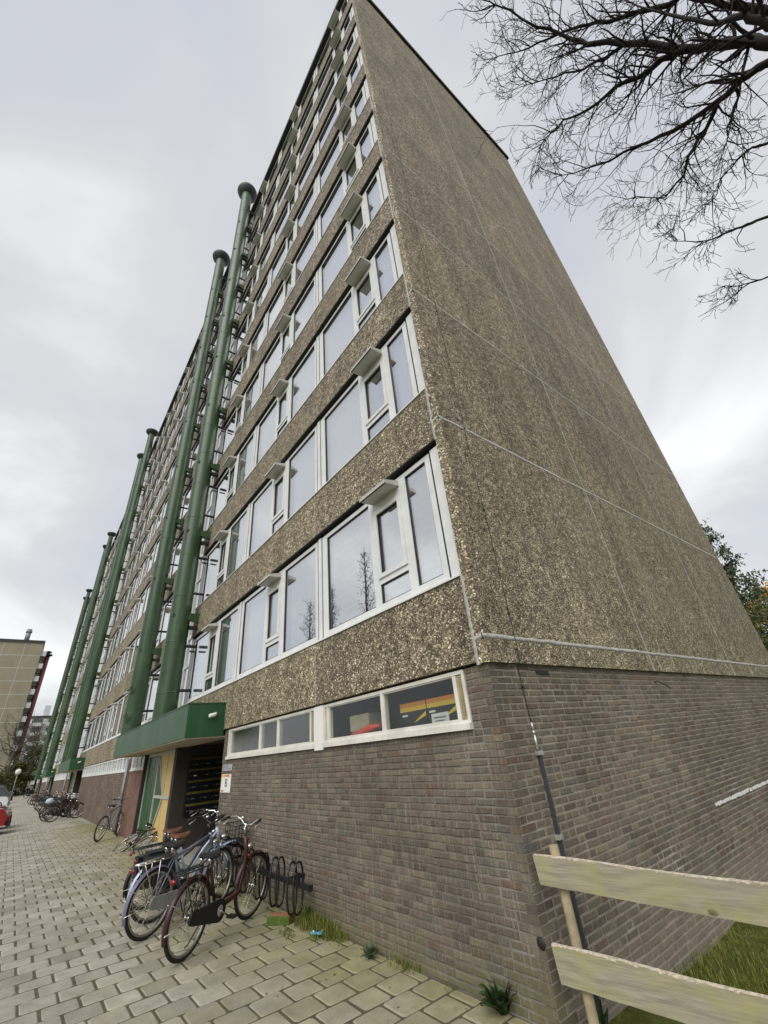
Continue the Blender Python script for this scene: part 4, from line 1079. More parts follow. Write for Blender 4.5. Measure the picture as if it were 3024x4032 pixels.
bicycle('copper red bicycle with black chaincase and chrome bars, nearest the camera', (-3.69, -1.415, 0), head(-3.69, -1.415, -4.40, -.39), R(4), R(-4), 'low', 'copper', 'maroon', 'black', 'black', 'chrome', True, group=NEAR, wb=1.2, sh=.86)
bicycle('silver blue bicycle with grey chaincase, silver carrier and lilac rear mudguard', (-4.81, -1.557, 0), head(-4.81, -1.557, -5.30, -.56), R(3), R(8), 'mtb2', 'silverblue', 'lilac', 'black', 'greyplast', 'blackmetal', 'chrome', group=NEAR, wb=1.12, sh=.90)
bicycle('pale blue bicycle with brown leather saddle and black front basket', (-5.47, -1.364, 0), head(-5.47, -1.364, -5.68, -.32), R(4), R(-4), 'tube', 'iceblue', None, 'leather', 'black', 'chrome', True, True, group=NEAR, wb=1.10, bags=True)
bicycle('black bicycle with brown saddle, farthest of the four at the near rack', (-6.25, -1.28, 0), head(-6.25, -1.28, -6.45, -.2), R(4), R(12), 'dutch', 'blackmetal', None, 'leather', 'black', 'blackmetal', True, group=NEAR, wb=1.12)
bicycle('silver mountain bicycle leaning on the wall beside the drainpipe', (-16.2, -.72, 0), head(-16.2, -.72, -17.05, -.10), R(8), R(20), 'mtb', 'silverblue', None, 'black', 'none', 'blackmetal', False, wb=1.08, light=False)
bicycle('bronze bicycle slumped low in front of the yellow entrance panel', (-13.1, -.70, -.06), head(-13.1, -.70, -12.0, -.36), R(-56), R(30), 'mtb', 'copper', None, 'black', 'none', 'blackmetal', True, wb=1.1, light=True)
far = [(-33.6, -1.35, 'maroon', 'maroon bicycle behind the one with the striped crate', {}), (-36.2, -1.2, 'blackmetal', 'black bicycle under the second canopy', {}), (-44.6, -1.3, 'blackmetal', 'outermost black bicycle past the second canopy', {}), (-29.9, -1.45, 'maroon', 'maroon bicycle, left of the front two by the second entrance', {}), (-28.7, -1.3, 'maroon', 'dark red bicycle nearest of the row by the second entrance', {}),
       (-31.0, -1.3, 'blackmetal', 'black bicycle with pale blue bag by the second entrance', {'bag': 1}), (-32.2, -1.2, 'blackmetal', 'black bicycle with white striped crate by the second entrance', {'crate': 1}),
       (-41.6, -1.25, 'blackmetal', 'black bicycle standing past the second canopy', {}), (-43.0, -1.1, 'silverblue', 'grey bicycle standing past the second canopy', {}),
       (-55.5, -1.1, 'blackmetal', 'black bicycle midway along the far wall', {}), (-57.0, -1.25, 'maroon', 'maroon bicycle midway along the far wall', {}), (-59.2, -1.35, 'blackmetal', 'black bicycle outermost of three midway along the far wall', {}),
       (-88.8, -1.25, 'blackmetal', 'farthest black bicycle near the end kerb', {})]
for i, (x_, y_, fm, lb, ex) in enumerate(far):
    o = bicycle(lb, (x_, y_, 0), R(90 + random.uniform(12, 32)), R(random.uniform(-5, 5)), R(random.uniform(-15, 15)), 'dutch', fm, None, 'black', 'black', random.choice(('chrome', 'blackmetal')), True, group='bicycles along the far wall', simple=True)
    if 'crate' in ex:
        c = MB()
        for k in range(4): c.box(wbx := .95, 1.4, -.22, .22, .80 + .075 * k, .84 + .075 * k)
        c.build('crate_slats', 'white', o); c = MB(); c.box(.96, 1.39, -.21, .21, .79, 1.08); c.build('crate', 'black', o)
    if 'bag' in ex:
        c = MB(); c.lathe([(0, .72), (.14, .74), (.20, .82), (.18, .95), (.09, 1.0), (0, 1.01)], 14, (-.12, 0, 0)); c.build('bag', 'bluebag', o)
# dark pannier stood at the wall, scooter with windscreen
t = thing('moped', 'dark moped with tall windscreen and round mirror by the second entrance', 'moped', (-31.4, -.55, 0), (0, 0, R(100)))
for xx in (0, 1.2):
    b = MB(); b.lathe([(.22 + .055 * math.cos(2 * math.pi * i / 8), .05 * math.sin(2 * math.pi * i / 8)) for i in range(8)], 20, (xx, 0, .27), 'Y', closed=True); b.lathe([(.18, -.03), (.18, .03), (.05, .05), (.05, -.05)], 14, (xx, 0, .27), 'Y', closed=True); b.build('wheel', 'tyre', t)
b = MB(); b.prism([(-.25, .45), (.1, .42), (.45, .30), (.85, .30), (1.02, .55), (1.02, 1.0), (.94, 1.02), (.85, .48), (.5, .45), (.42, .75), (-.3, .78)], -.16, .16); b.build('body', 'blackmetal', t)
b = MB(); b.prism([(-.3, .78), (.42, .76), (.40, .84), (-.25, .88)], -.15, .15); b.build('seat', 'black', t)
b = MB(); b.prism([(1.05, .95), (.98, .98), (.82, 1.60), (.86, 1.62)], -.28, .28); b.build('windscreen', 'greyplast', t)
b = MB(); b.tube([(.92, -.33, 1.05), (.96, 0, 1.06), (.92, .33, 1.05)], .015, 8); b.build('handlebar', 'chrome', t)
b = MB(); b.tube([(.93, -.3, 1.06), (.95, -.4, 1.35)], .008, 6); b.lathe([(0, -.012), (.085, -.01), (.085, .01), (0, .012)], 14, (.95, -.42, 1.42), 'Y'); b.build('mirror', 'white', t)
b = MB(); b.tube([(1.2, 0, .27), (1.0, 0, .9)], .03, 8); b.build('fork', 'blackmetal', t)

# ------------------------------------------------------------------ bicycle rack: black beam with paired hoops
rack = thing('bicycle_rack', 'black steel rack beam with tall double wheel hoops along the brick wall', 'bicycle rack', (-3.07, -.22, 0))
b = MB(); b.box(-3.7, 0, -.025, .025, .405, .455); b.build('beam', 'blackmetal', rack)
b = MB(); b.box(-.0, .008, -.03, .03, .40, .46); b.build('end_cap', 'blackmetal', rack)
hm = MB()
for dx in (-.045, .045):
    pts = []
    for i in range(37):
        a = 2 * math.pi * i / 36
        zz_ = .30 * math.copysign(min(1, abs(math.sin(a)) ** .75), math.sin(a)); pts.append((dx, -.005 + .10 * math.copysign(abs(math.cos(a)) ** .8, math.cos(a)), .39 + zz_ * .82))
    hm.tube(pts, .0125, 8, False)
hm = hm.mesh('hoop', 'blackmetal')
for i in range(6):
    o = inst('hoop', hm, rack, (-.385 - .515 * i, -.0, .0)); o.rotation_euler = (0, 0, R(random.uniform(-4, 4) + 30))
for xx in (-.65, -1.7, -2.9): b = MB(); b.box(xx - .02, xx + .02, .026, .27, .41, .45); b.build('wall_arm', 'blackmetal', rack)
b = MB(); b.box(-.42, -.37, .026, .06, .40, .52); b.build('lock_plate', 'blackmetal', rack)

# ------------------------------------------------------------------ timber fence beside the gable
fdir = Vector((.9853, .1698, 0)); fo = Vector((.03, .045, 0)); fn = Vector((.1698, -.9853, 0))
fence = thing('timber_fence', 'weathered greenish two board timber fence at the building corner', 'fence', (.03, .045, 0), (0, 0, math.atan2(fdir.y, fdir.x)))
def plank(z0a, z1a, z0b, z1b, L, name, seed):
    rg_ = random.Random(seed); b = MB(); n = 50; vs = []; fs = []
    for i in range(n + 1):
        t_ = i / n; x_ = L * t_; z0 = z0a + (z0b - z0a) * t_ + rg_.uniform(-.002, .002); z1 = z1a + (z1b - z1a) * t_ + .004 * math.sin(x_ * 5) + rg_.uniform(-.002, .003)
        sl_ = -.028 if i == 0 else 0
        vs += [(x_, -.018, z0), (x_, .018, z0), (x_, .018, z1), (x_, -.018, z1)]
    vs[0] = (.016, -.018, vs[0][2]); vs[1] = (.016, .018, vs[1][2])
    for i in range(n):
        for j in range(4): a = i * 4 + j; c = i * 4 + (j + 1) % 4; fs.append((a, c, c + 4, a + 4))
    fs += [(3, 2, 1, 0), (n * 4, n * 4 + 1, n * 4 + 2, n * 4 + 3)]
    b.add(vs, fs); o = b.build(name, 'fence', fence)
    s_ = MB(); x_ = 0.0; vs = []; k = 0               # ragged pale bark left along the top edge
    while x_ < L:
        z1 = z1a + (z1b - z1a) * x_ / L + .004 * math.sin(x_ * 5); up_ = rg_.choice((.002, .006, .010, .013)); f_ = -.019 + rg_.uniform(-.003, .014)
        vs += [(x_, f_, z1 - .005), (x_, f_ + .003, z1 + up_), (x_, .014, z1 + .006), (x_, .016, z1 - .005)]; x_ += rg_.uniform(.008, .04); k += 1
    s_.add(vs, [(i * 4 + j, i * 4 + j + 1, i * 4 + j + 5, i * 4 + j + 4) for i in range(k - 1) for j in range(3)])
    s_.build('bark_edge', 'barkstrip', o)
    s_ = MB()
    for (u, v) in ((.16, .8), (.17, .2)): zz_ = z0a + (z1a - z0a) * v; s_.tube([(u, -.020, zz_), (u, -.0185, zz_)], .004, 8)
    s_.build('nail', 'alu', o)
    return o
# measured: top board falls away slightly to the right, lower board follows
plank(.792, .962, .70 - .055, .908 - .06, 2.9, 'board', 3)
plank(.270, .460, .235 - .1, .412 - .05, 2.9, 'board', 4)
def fpost(u, h, r_=.034):
    b = MB(); n = 14
    b.tube([(u, .055, -.35), (u - .004, .055, 0), (u + .003, .056, .5), (u, .055, h - .006), (u, .055, h)], [r_ * 1.08, r_ * 1.05, r_, r_, r_ * .94], n); b.build('post', 'post', fence)
fpost(.155, 1.02); fpost(1.95, .96)

# ------------------------------------------------------------------ loose things and weeds by the wall
t = thing('mossy_brick_block', 'loose orange brick block with mossy green side below the rack', 'brick', (-3.86, -.21, 0), (0, 0, R(38)))
b = MB(); b.box(-.15, .15, -.07, .09, .0, .075); b.build('block', 'redbrickloose', t)
b = MB(); b.hexa([(-.155, -.085, 0), (.155, -.085, 0), (.155, -.069, 0), (-.155, -.069, 0), (-.15, -.08, .07), (.15, -.08, .07), (.152, -.066, .082), (-.15, -.066, .082)]); b.build('moss', 'moss', t)
t = thing('foil_wrapper', 'crumpled dark and cyan foil wrapper lying in the grass by the wall', 'litter', (-3.02, -.12, .015), (0, 0, R(30)))
b = MB(); vs = []; n = 7
for i in range(n):
    for j in range(4): vs.append((-.09 + .18 * i / (n - 1), -.04 + .08 * j / 3, .01 + random.uniform(0, .035)))
fs = [(i * 4 + j, i * 4 + j + 1, i * 4 + j + 5, i * 4 + j + 4) for i in range(n - 1) for j in range(3)]
for k, f in enumerate(fs): b.m = 0 if k % 5 else 2; b.add([vs[q] for q in f], [(0, 1, 2, 3)])
b.m = 1; b.hexa([(-.1, -.055, .02), (.05, -.06, .02), (.05, -.04, .02), (-.1, -.035, .02), (-.1, -.055, .035), (.05, -.06, .04), (.05, -.04, .04), (-.1, -.035, .035)])
b.build('foil', ['navy', 'cyan', 'white'], t, fix=False)
def blades(b, cx, cy, z, n, rad, h, w_=.005, lean=1.3, rx=None):
    for _ in range(n):
        a = random.uniform(0, 6.283); r_ = rad * math.sqrt(random.random()); x_ = cx + r_ * math.cos(a) * (rx or 1); y_ = cy + r_ * math.sin(a)
        hh = h * random.uniform(.2, .85) * (1 if random.random() < .9 else 1.5); d = random.uniform(0, 6.283); l = hh * lean * random.random(); q = d + 1.57
        dx, dy = math.cos(q) * w_ / 2, math.sin(q) * w_ / 2; ex, ey = math.cos(d) * l, math.sin(d) * l
        if y_ > .035 and x_ < -.04: y_ = .03
        b.add([(x_ - dx, y_ - dy, z), (x_ + dx, y_ + dy, z), (x_ + ex * .4 + dx * .8, y_ + ey * .4 + dy * .8, z + hh * .6), (x_ + ex * .4 - dx * .8, y_ + ey * .4 - dy * .8, z + hh * .6), (x_ + ex, y_ + ey, z + hh)], [(0, 1, 2, 3), (3, 2, 4)])
b = MB()
for (cx, cy, n, rad, h) in ((-3.35, -.03, 330, .16, .22), (-3.1, -.02, 300, .15, .20), (-2.9, -.03, 260, .13, .18), (-3.0, -.12, 160, .14, .12), (-2.75, -.02, 130, .1, .12), (-3.55, -.05, 160, .12, .24), (-3.75, -.02, 90, .08, .28), (-2.2, .0, 60, .08, .12), (-1.75, .02, 70, .12, .11), (-1.55, .02, 60, .1, .1), (-3.5, -.32, 70, .08, .08), (-3.3, -.35, 50, .07, .07), (-1.1, .02, 30, .1, .05)): blades(b, cx, cy, 0, n, rad, h)
for i in range(26): blades(b, -18.8 - .32 * i + random.uniform(-.2, .2), -.10 - random.random() * .5, 0, 70, .38, .06)
tag(b.build('wall_grass', 'grass', fix=False), 'tufts of grass and weeds growing along the foot of the brick wall', 'grass', kind='stuff')
def leafy(name, label, loc, n, h, sp, w_, mat, seed, up_=1.0):
    t = thing(name, label, 'plant', loc); rg_ = random.Random(seed); b = MB()
    for i in range(n):
        a = rg_.uniform(0, 6.283); l = h * rg_.uniform(.55, 1.1); out = sp * rg_.uniform(.2, 1.0); ww = w_ * rg_.uniform(.6, 1.2); q = Vector((-math.sin(a), math.cos(a), 0)); d = Vector((math.cos(a), math.sin(a), 0))
        P = []
        for k in range(6):
            u = k / 5; c = d * out * (u ** 1.3) + Vector((0, 0, l * up_ * (u - .55 * u * u * (out / sp)))); wd = ww * math.sin(math.pi * (.12 + .88 * u) ** .8) if k < 5 else .001
            P += [c - q * wd / 2 + Vector((0, 0, .01 * math.sin(k * 2 + i))), c + Vector((0, 0, -wd * .18)), c + q * wd / 2 + Vector((0, 0, .01 * math.cos(k * 2 + i)))]
        b.add(P, [(k * 3 + j, k * 3 + j + 1, k * 3 + j + 4, k * 3 + j + 3) for k in range(5) for j in (0, 1)], True)
    b.build('leaves', mat, t, fix=False)
    s_ = MB()
    for i in range(5): a = rg_.uniform(0, 6.28); s_.tube([(0, 0, -.01), (.02 * math.cos(a), .02 * math.sin(a), h * .3), (.05 * math.cos(a), .05 * math.sin(a), h * .55)], .004, 5)
    s_.build('stems', 'weed', t); return t
leafy('broadleaf_weed', 'large dark broadleaf weed growing at the building corner', (-.50, -.01, 0), 46, .27, .21, .072, 'weed', 3, .9)
leafy('small_weed', 'small grey green leafy weed in the paving joint', (-2.08, -.10, 0), 34, .14, .11, .04, 'sage', 8)
leafy('shade_weed', 'dark weed growing behind the fence post at the gable foot', (.10, .30, -.12), 30, .30, .12, .05, 'weed', 5)
leafy('rack_weed', 'dark leafy weed at the wall beside the last rack hoop', (-3.5, -.02, 0), 26, .20, .11, .05, 'weed', 12)
b = MB(); g2 = random.Random(4)
for i in range(34000):
    x_ = g2.uniform(-.02, 3.0); y_ = .12 + 6.5 * g2.random() ** 1.5
    if math.sin(x_ * 2.3 + 1) * math.sin(y_ * 1.9) > .82: continue
    z = -.11 - .035 * min(y_, 3); hh = g2.uniform(.018, .055) * (1.3 if y_ < .4 or x_ < .12 else 1); d = g2.uniform(0, 6.28); l = hh * 1.2 * g2.random(); w_ = .0045; q = d + 1.57
    dx, dy = math.cos(q) * w_ / 2, math.sin(q) * w_ / 2; ex, ey = math.cos(d) * l, math.sin(d) * l
    b.add([(x_ - dx, y_ - dy, z - .02), (x_ + dx, y_ + dy, z - .02), (x_ + ex * .5 + dx, y_ + ey * .5 + dy, z + hh * .7), (x_ + ex * .5 - dx, y_ + ey * .5 - dy, z + hh * .7), (x_ + ex, y_ + ey, z + hh)], [(0, 1, 2, 3), (3, 2, 4)])
tag(b.build('lawn_grass', 'grass', fix=False), 'short green lawn grass beside the gable wall', 'grass', kind='stuff')
b = MB()                                             # fallen leaves and crumbs on the paving
for i in range(150):
    x_ = random.uniform(-7, .2); y_ = -abs(random.gauss(0, .55)) if i < 80 else random.uniform(-4, 0); s_ = random.uniform(.005, .016); a = random.uniform(0, 6.28)
    c, s2 = math.cos(a) * s_, math.sin(a) * s_; z = random.uniform(.004, .010)
    b.add([(x_ - c, y_ - s2, z), (x_ + s2 * .5, y_ - c * .5, z + .003), (x_ + c, y_ + s2, z), (x_ - s2 * .5, y_ + c * .5, z + .004)], [(0, 1, 2, 3)])
tag(b.build('leaf_litter', 'leafdry', fix=False), 'scattered crumbs and dry leaf bits on the paving', 'litter', kind='stuff')

# ------------------------------------------------------------------ trees
def grow(b, P, D, L, r0, lev, rg_, maxlev, grav=0.0, spread=.6, kids=(4, 7), nseg=5, rmin=.002, sides=(7, 5, 4, 3, 3)):
    pts = [P.copy()]; rad = [r0]; d = D.normalized(); p = P.copy(); seg = L / nseg
    for i in range(nseg):
        d = (d + Vector((rg_.gauss(0, .22), rg_.gauss(0, .22), rg_.gauss(0, .22) + grav))).normalized(); p = p + d * seg; pts.append(p.copy()); rad.append(max(rmin, r0 * (1 - .82 * (i + 1) / nseg)))
    b.tube(pts, rad, sides[min(lev, 4)], False)
    if lev >= maxlev: return
    for k in range(rg_.randint(*kids)):
        t_ = rg_.uniform(.15, 1.0); i = min(nseg - 1, int(t_ * nseg)); f = t_ * nseg - i
        q = pts[i].lerp(pts[i + 1], f); dd = (pts[i + 1] - pts[i]).normalized(); rr = rad[i] * .55
        side = Vector((rg_.gauss(0, 1), rg_.gauss(0, 1), rg_.gauss(0, 1))); side = (side - dd * side.dot(dd)).normalized()
        grow(b, q, dd * (1 - spread * .5) + side * spread, L * rg_.uniform(.38, .66), max(rmin, rr), lev + 1, rg_, maxlev, grav, spread, kids, max(3, nseg - 1), rmin, sides)
# the bare tree whose boughs hang in from the upper right
bt = thing('bare_tree', 'bare winter tree with dark boughs hanging in at the upper right', 'tree', (7.6, 4.6, -.2))
root = Vector((7.6, 4.6, -.2)); rg_ = random.Random(21)
tr = MB(); tr.tube([(0, 0, 0), (.05, -.02, 2.2), (-.05, .05, 4.6), (-.25, 0, 6.6), (-.45, -.05, 8.4)], [.30, .25, .22, .18, .12], 12); tr.build('trunk', 'bark', bt)
limbs = [
    ([(3024, 170, 10.0), (2951, 159, 10.2), (2796, 184, 10.5), (2663, 196, 10.7), (2538, 170, 11.0), (2317, 173, 11.4), (2228, 140, 11.7), (2120, 100, 12.0), (1950, 20, 12.5)], .078, .013),
    ([(2700, 195, 10.6), (2620, 225, 10.6), (2538, 288, 10.5), (2427, 347, 10.4), (2316, 436, 10.4), (2215, 480, 10.3), (2150, 545, 10.3)], .050, .008),
    ([(3024, 243, 9.6), (2907, 325, 9.7), (2833, 398, 9.9), (2649, 517, 10.2), (2508, 576, 10.5), (2361, 650, 10.8), (2215, 690, 11.0)], .056, .007),
    ([(2833, 398, 9.9), (2774, 509, 10.0), (2715, 612, 10.0), (2693, 686, 10.1), (2612, 775, 10.3), (2500, 780, 10.6)], .034, .006),
    ([(3024, 849, 9.0), (2892, 905, 9.2), (2781, 952, 9.4), (2660, 950, 9.8)], .020, .005),
    ([(2700, -30, 11.3), (2634, 20, 11.3), (2442, 66, 11.6), (2317, 96, 11.8), (2209, 133, 12.0), (2080, 190, 12.2), (1960, 222, 12.4)], .046, .007),
    ([(3024, 40, 10.9), (2850, 20, 11.1), (2700, -20, 11.4), (2550, -80, 11.8)], .058, .02),
    ([(3024, 100, 9.2), (2930, 60, 9.4), (2800, 90, 9.7), (2640, 60, 10.2), (2500, 20, 10.8)], .050, .009),
    ([(3024, 1085, 8.6), (2944, 1118, 8.8), (2880, 1128, 9.0)], .012, .004),
    ([(3024, 560, 9.0), (2930, 600, 9.2), (2850, 680, 9.5), (2800, 780, 9.8)], .018, .004),
    ([(2460, 172, 11.2), (2380, 230, 11.2), (2300, 270, 11.3), (2190, 300, 11.5), (2070, 335, 11.8)], .030, .006),
    ([(2950, 160, 10.2), (2920, 330, 9.8), (2880, 470, 9.6), (2860, 560, 9.5)], .024, .005)]
tw = MB(); lm = MB()
for pl_, ra, rb in limbs:
    W_ = [ray_point(*q) - root for q in pl_]
    # smooth + wiggle
    P = []
    for i in range(len(W_) - 1):
        for k in range(3):
            t_ = k / 3; p = W_[i].lerp(W_[i + 1], t_); P.append(p + Vector((rg_.gauss(0, .012), rg_.gauss(0, .012), rg_.gauss(0, .012))))
    P.append(W_[-1]); n = len(P)
    RR = [ra + (rb - ra) * i / (n - 1) for i in range(n)]
    if pl_[0][0] >= 3020:                               # run on to the trunk out of view
        tz = 5.2 + (P[0].z - 5) * .55; base = Vector((-.25, 0, min(8.2, tz)))
        P = [base, base.lerp(P[0], .55) + Vector((0, 0, .10))] + P; RR = [ra * 1.25, ra * 1.08] + RR
    lm.tube(P, RR, 8, False)
    for i in range(2 if pl_[0][0] >= 3020 else 0, len(P) - 1):
        for k in range(rg_.choice((1, 2, 2)) if len(P) > 12 else 1):
            d = (P[i + 1] - P[i]).normalized(); side = Vector((rg_.gauss(0, 1), rg_.gauss(0, 1), rg_.gauss(0, .8) - .35)); side = (side - d * side.dot(d)).normalized()
            grow(tw, P[i].lerp(P[i + 1], rg_.random()), d * .75 + side * .75, rg_.uniform(.4, 1.15) * (.62 if ra < .022 else 1), max(.009, RR[i] * .42), 1, rg_, 3, -.02, .62, (2, 4), 6, .0034)
    d = (P[-1] - P[-2]).normalized()
    for k in range(4): grow(tw, P[-1], d + Vector((rg_.gauss(0, .4), rg_.gauss(0, .4), rg_.gauss(0, .4))), rg_.uniform(.4, .8) * (.6 if ra < .022 else 1), RR[-1] * 1.0, 1, rg_, 3, -.02, .6, (2, 4), 6, .0034)
lm.build('limbs', 'bark', bt, fix=False); tw.build('twigs', 'bark', bt, fix=False)

def leaf_crown(b, c, rx, ry, rz, n, size, rg_, clumps=40, hollow=.35):
    cl = []
    for _ in range(clumps):
        v = Vector((rg_.gauss(0, 1), rg_.gauss(0, 1), rg_.gauss(0, 1))).normalized() * (hollow + (1 - hollow) * rg_.random() ** .5)
        cl.append((Vector((v.x * rx, v.y * ry, v.z * rz)), rg_.uniform(.16, .34)))
    for _ in range(n):
        q, s_ = rg_.choice(cl); m_ = min(rx, rz)
        p = Vector(c) + q + Vector((rg_.gauss(0, s_ * m_ * .55), rg_.gauss(0, s_ * m_ * .55), rg_.gauss(0, s_ * m_ * .45)))
        a = Vector((rg_.gauss(0, 1), rg_.gauss(0, 1), rg_.gauss(0, 1))).normalized(); e = a.orthogonal().normalized(); s2 = size * rg_.uniform(.5, 1.2)
        b.add([p - a * s2, p + e * s2 * .45, p + a * s2, p - e * s2 * .45], [(0, 1, 2, 3)])
def leafy_tree(label, loc, h, crown, mat, n, size, seed, clumps=40, name='leafy_tree', group=None):
    rg_ = random.Random(seed); t = thing(name, label, 'tree', loc, None, group)
    b = MB(); b.tube([(0, 0, -.2), (.05, 0, h * .3), (-.05, .05, h * .6), (0, 0, h * .85)], [h * .022, h * .018, h * .012, h * .004], 8)
    for i in range(9):
        a = rg_.uniform(0, 6.28); z = h * rg_.uniform(.35, .75); l = crown[0][3] * .8; b.tube([(0, 0, z), (math.cos(a) * l * .5, math.sin(a) * l * .5, z + l * .35), (math.cos(a) * l, math.sin(a) * l, z + l * .5)], [h * .008, h * .005, h * .002], 5, False)
    b.build('trunk', 'bark', t, fix=False)
    c = MB()
    for (x_, y_, z_, rx, rz, fr_) in crown: leaf_crown(c, (x_, y_, z_), rx, rx, rz, int(n * fr_), size, rg_, clumps)
    c.build('crown', mat, t, fix=False); return t
BK = 'trees behind the building'
leafy_tree('tall dark green tree showing past the right edge of the gable', (-4.7, 34, -.3), 15.0, [(0, 0, 12.2, 1.5, 2.9, .35), (.4, .3, 8.2, 1.9, 3.4, .65)], 'leafdark', 4600, .16, 2, 46, group=BK)
leafy_tree('olive green tree low at the right picture edge behind the gable', (-2.0, 26, -.3), 6.8, [(0, 0, 4.2, 2.3, 2.5, 1)], 'leafolive', 6500, .12, 3, 60, group=BK)
leafy_tree('orange autumn tree top peeping above the olive tree at right', (-3.9, 42, -.3), 11.2, [(0, 0, 9.3, 1.9, 1.7, 1)], 'leafautumn', 5000, .16, 4, 40, group=BK)
# street trees across the road, mirrored in the first floor windows
for i, (x_, y_, h, sd_) in enumerate(((-22.6, -15, 16.8, 31), (-28.6, -15.5, 15.6, 32), (-31.8, -15, 15.2, 33))):
    rg_ = random.Random(sd_); t = thing('street_tree', 'nearly bare upright street tree %s' % ('mirrored in the corner window', 'mirrored at left in the corner window', 'mirrored in the second window')[i], 'tree', (x_, y_, -.3), None, 'street trees opposite the building')
    b = MB(); b.tube([(0, 0, 0), (.1, 0, h * .35), (0, .1, h * .7), (.05, 0, h)], [.2, .15, .08, .01], 8); b.build('trunk', 'bark', t, fix=False)
    b = MB(); lf_ = MB()
    for k in range(34):
        z = h * (.22 + .74 * k / 34); a = rg_.uniform(0, 6.28); l = (1.0 - .75 * k / 34) * 3.2 * rg_.uniform(.6, 1)
        grow(b, Vector((0, 0, z)), Vector((math.cos(a) * .5, math.sin(a) * .5, 1)), l, .028, 1, rg_, 3, .06, .45, (3, 5), 5, .005)
    b.build('branches', 'bark', t, fix=False)
    for _ in range(900):
        z = h * rg_.uniform(.2, .97); r_ = (1.1 - z / h) * 2.2 * rg_.random(); a = rg_.uniform(0, 6.28); p = Vector((r_ * math.cos(a), r_ * math.sin(a), z)); u = Vector((rg_.gauss(0, 1), rg_.gauss(0, 1), rg_.gauss(0, 1))).normalized(); v = u.orthogonal().normalized()
        lf_.add([p - u * .07, p + v * .04, p + u * .07, p - v * .04], [(0, 1, 2, 3)])
    lf_.build('crown', 'leafdry', t, fix=False)
def bare_small(label, loc, h, seed, mat='barkfar', n=26):
    rg_ = random.Random(seed); t = thing('far_bare_tree', label, 'tree', loc, None, 'bare trees at the far end of the street')
    b = MB(); b.tube([(0, 0, -.3), (.1, 0, h * .4), (0, .1, h * .75)], [h * .018, h * .013, h * .005], 6); b.build('trunk', mat, t, fix=False)
    b = MB()
    for k in range(n):
        z = h * (.25 + .5 * k / n); a = rg_.uniform(0, 6.28); grow(b, Vector((0, 0, z)), Vector((math.cos(a), math.sin(a), .75)), h * .42 * rg_.uniform(.6, 1), h * .007, 1, rg_, 3, .03, .55, (3, 5), 5, .012, (5, 4, 3, 3, 3))
    b.build('branches', mat, t, fix=False); return t
bare_small('bare tree before the beige far block at left', (-112, -4.6, 0), 13, 5)
bare_small('wide bare tree right of the far beige block', (-120, -1.2, 0), 15, 6)
leafy_tree('yellow green shrubby tree under the far block', (-116, -3.0, -.3), 6.5, [(0, 0, 3.6, 2.6, 2.6, 1)], 'leafolive', 3500, .22, 14, 30, 'far_shrub')
leafy_tree('olive tree between the far block and the ducts', (-128, .6, -.3), 10, [(0, 0, 5.5, 3.2, 4.2, 1)], 'leafolive', 3500, .26, 15, 30, 'far_shrub')
leafy_tree('low yellowing shrub at the left picture edge', (-108, -5.5, -.3), 5, [(0, 0, 2.6, 2.2, 2.0, 1)], 'leafolive', 1800, .2, 16, 30, 'far_shrub')
t = MB(); rg_ = random.Random(9)
for k in range(16): leaf_crown(t, (-118.5 + rg_.uniform(-.6, .6), -8 + k * .75, .5), .9, .8, .75, 330, .13, rg_, 14)
o = t.build('hedge', 'leafdark', fix=False); tag(o, 'dark clipped hedge across the far end of the paving', 'hedge')

# ------------------------------------------------------------------ far buildings
fb = thing('far_block', 'beige gabled apartment block with red duct at far left', 'building', (-126, -5.3, 0))
b = MB(); b.box(-40, 0, -14, 0, -.3, 30.6); b.build('gable_wall', 'beige', fb)
b = MB(); b.box(-40.2, .2, -14.2, .15, 30.6, 31.2); b.build('roof_edge', 'fascia', fb)
b = MB(); b.tube([(-3, -3.6, 31), (-3, -3.6, 34.4)], .5, 12); b.tube([(-3, -3.6, 33.6), (-3, -3.6, 34.0)], .62, 12); b.build('chimney', 'grey', fb)
for k in range(11): b = MB(); b.box(.0, .02, -14, 0, 2.5 + ST * k, 2.58 + ST * k); b.build('panel_joint', 'pale', fb)
for y in (-3.4, -7.2, -10.6): b = MB(); b.box(.0, .021, y, y + .07, 0, 30.6); b.build('panel_joint', 'pale', fb)
for k in range(10):
    b = MB(); b.box(-38, -.3, .0, 1.0, 2.6 + ST * k, 3.7 + ST * k); o = b.build('balcony', 'pale', fb)
    b = MB(); b.box(-38, -.6, .01, .05, 3.9 + ST * k, 5.2 + ST * k); b.build('window_band', 'farglass', fb)
fd = thing('far_red_duct', 'dark red exhaust duct on the far beige block', 'duct', (-128.5, -3.95, 0))
b = MB(); b.tube([(0, 0, 2), (0, 0, 28.3)], .5, 12); b.build('pipe', 'redduct', fd)
b = MB(); b.tube([(0, 0, 28.3), (0, 0, 28.6)], .95, 12); b.tube([(0, 0, 29.0), (0, 0, 29.2)], .7, 12); b.tube([(0, 0, 28.3), (0, 0, 29.4)], .35, 8); b.build('cap', 'greencap', fd)
for k in range(8): b = MB(); b.box(-.1, .1, -1.2, .1, 4.5 + ST * k, 4.7 + ST * k); b.build('bracket', 'blackmetal', fd)
f2 = thing('far_balcony_building', 'pale distant apartment building with rows of balconies beyond the ducts', 'building', (-196, -8, 0))
b = MB(); b.box(-12, 0, 0, 34, -.3, 21.4); b.build('wall', 'farpale2', f2)
b = MB(); b.box(-12.3, .3, -.3, 34.3, 21.4, 22.0); b.build('roof', 'fascia', f2)
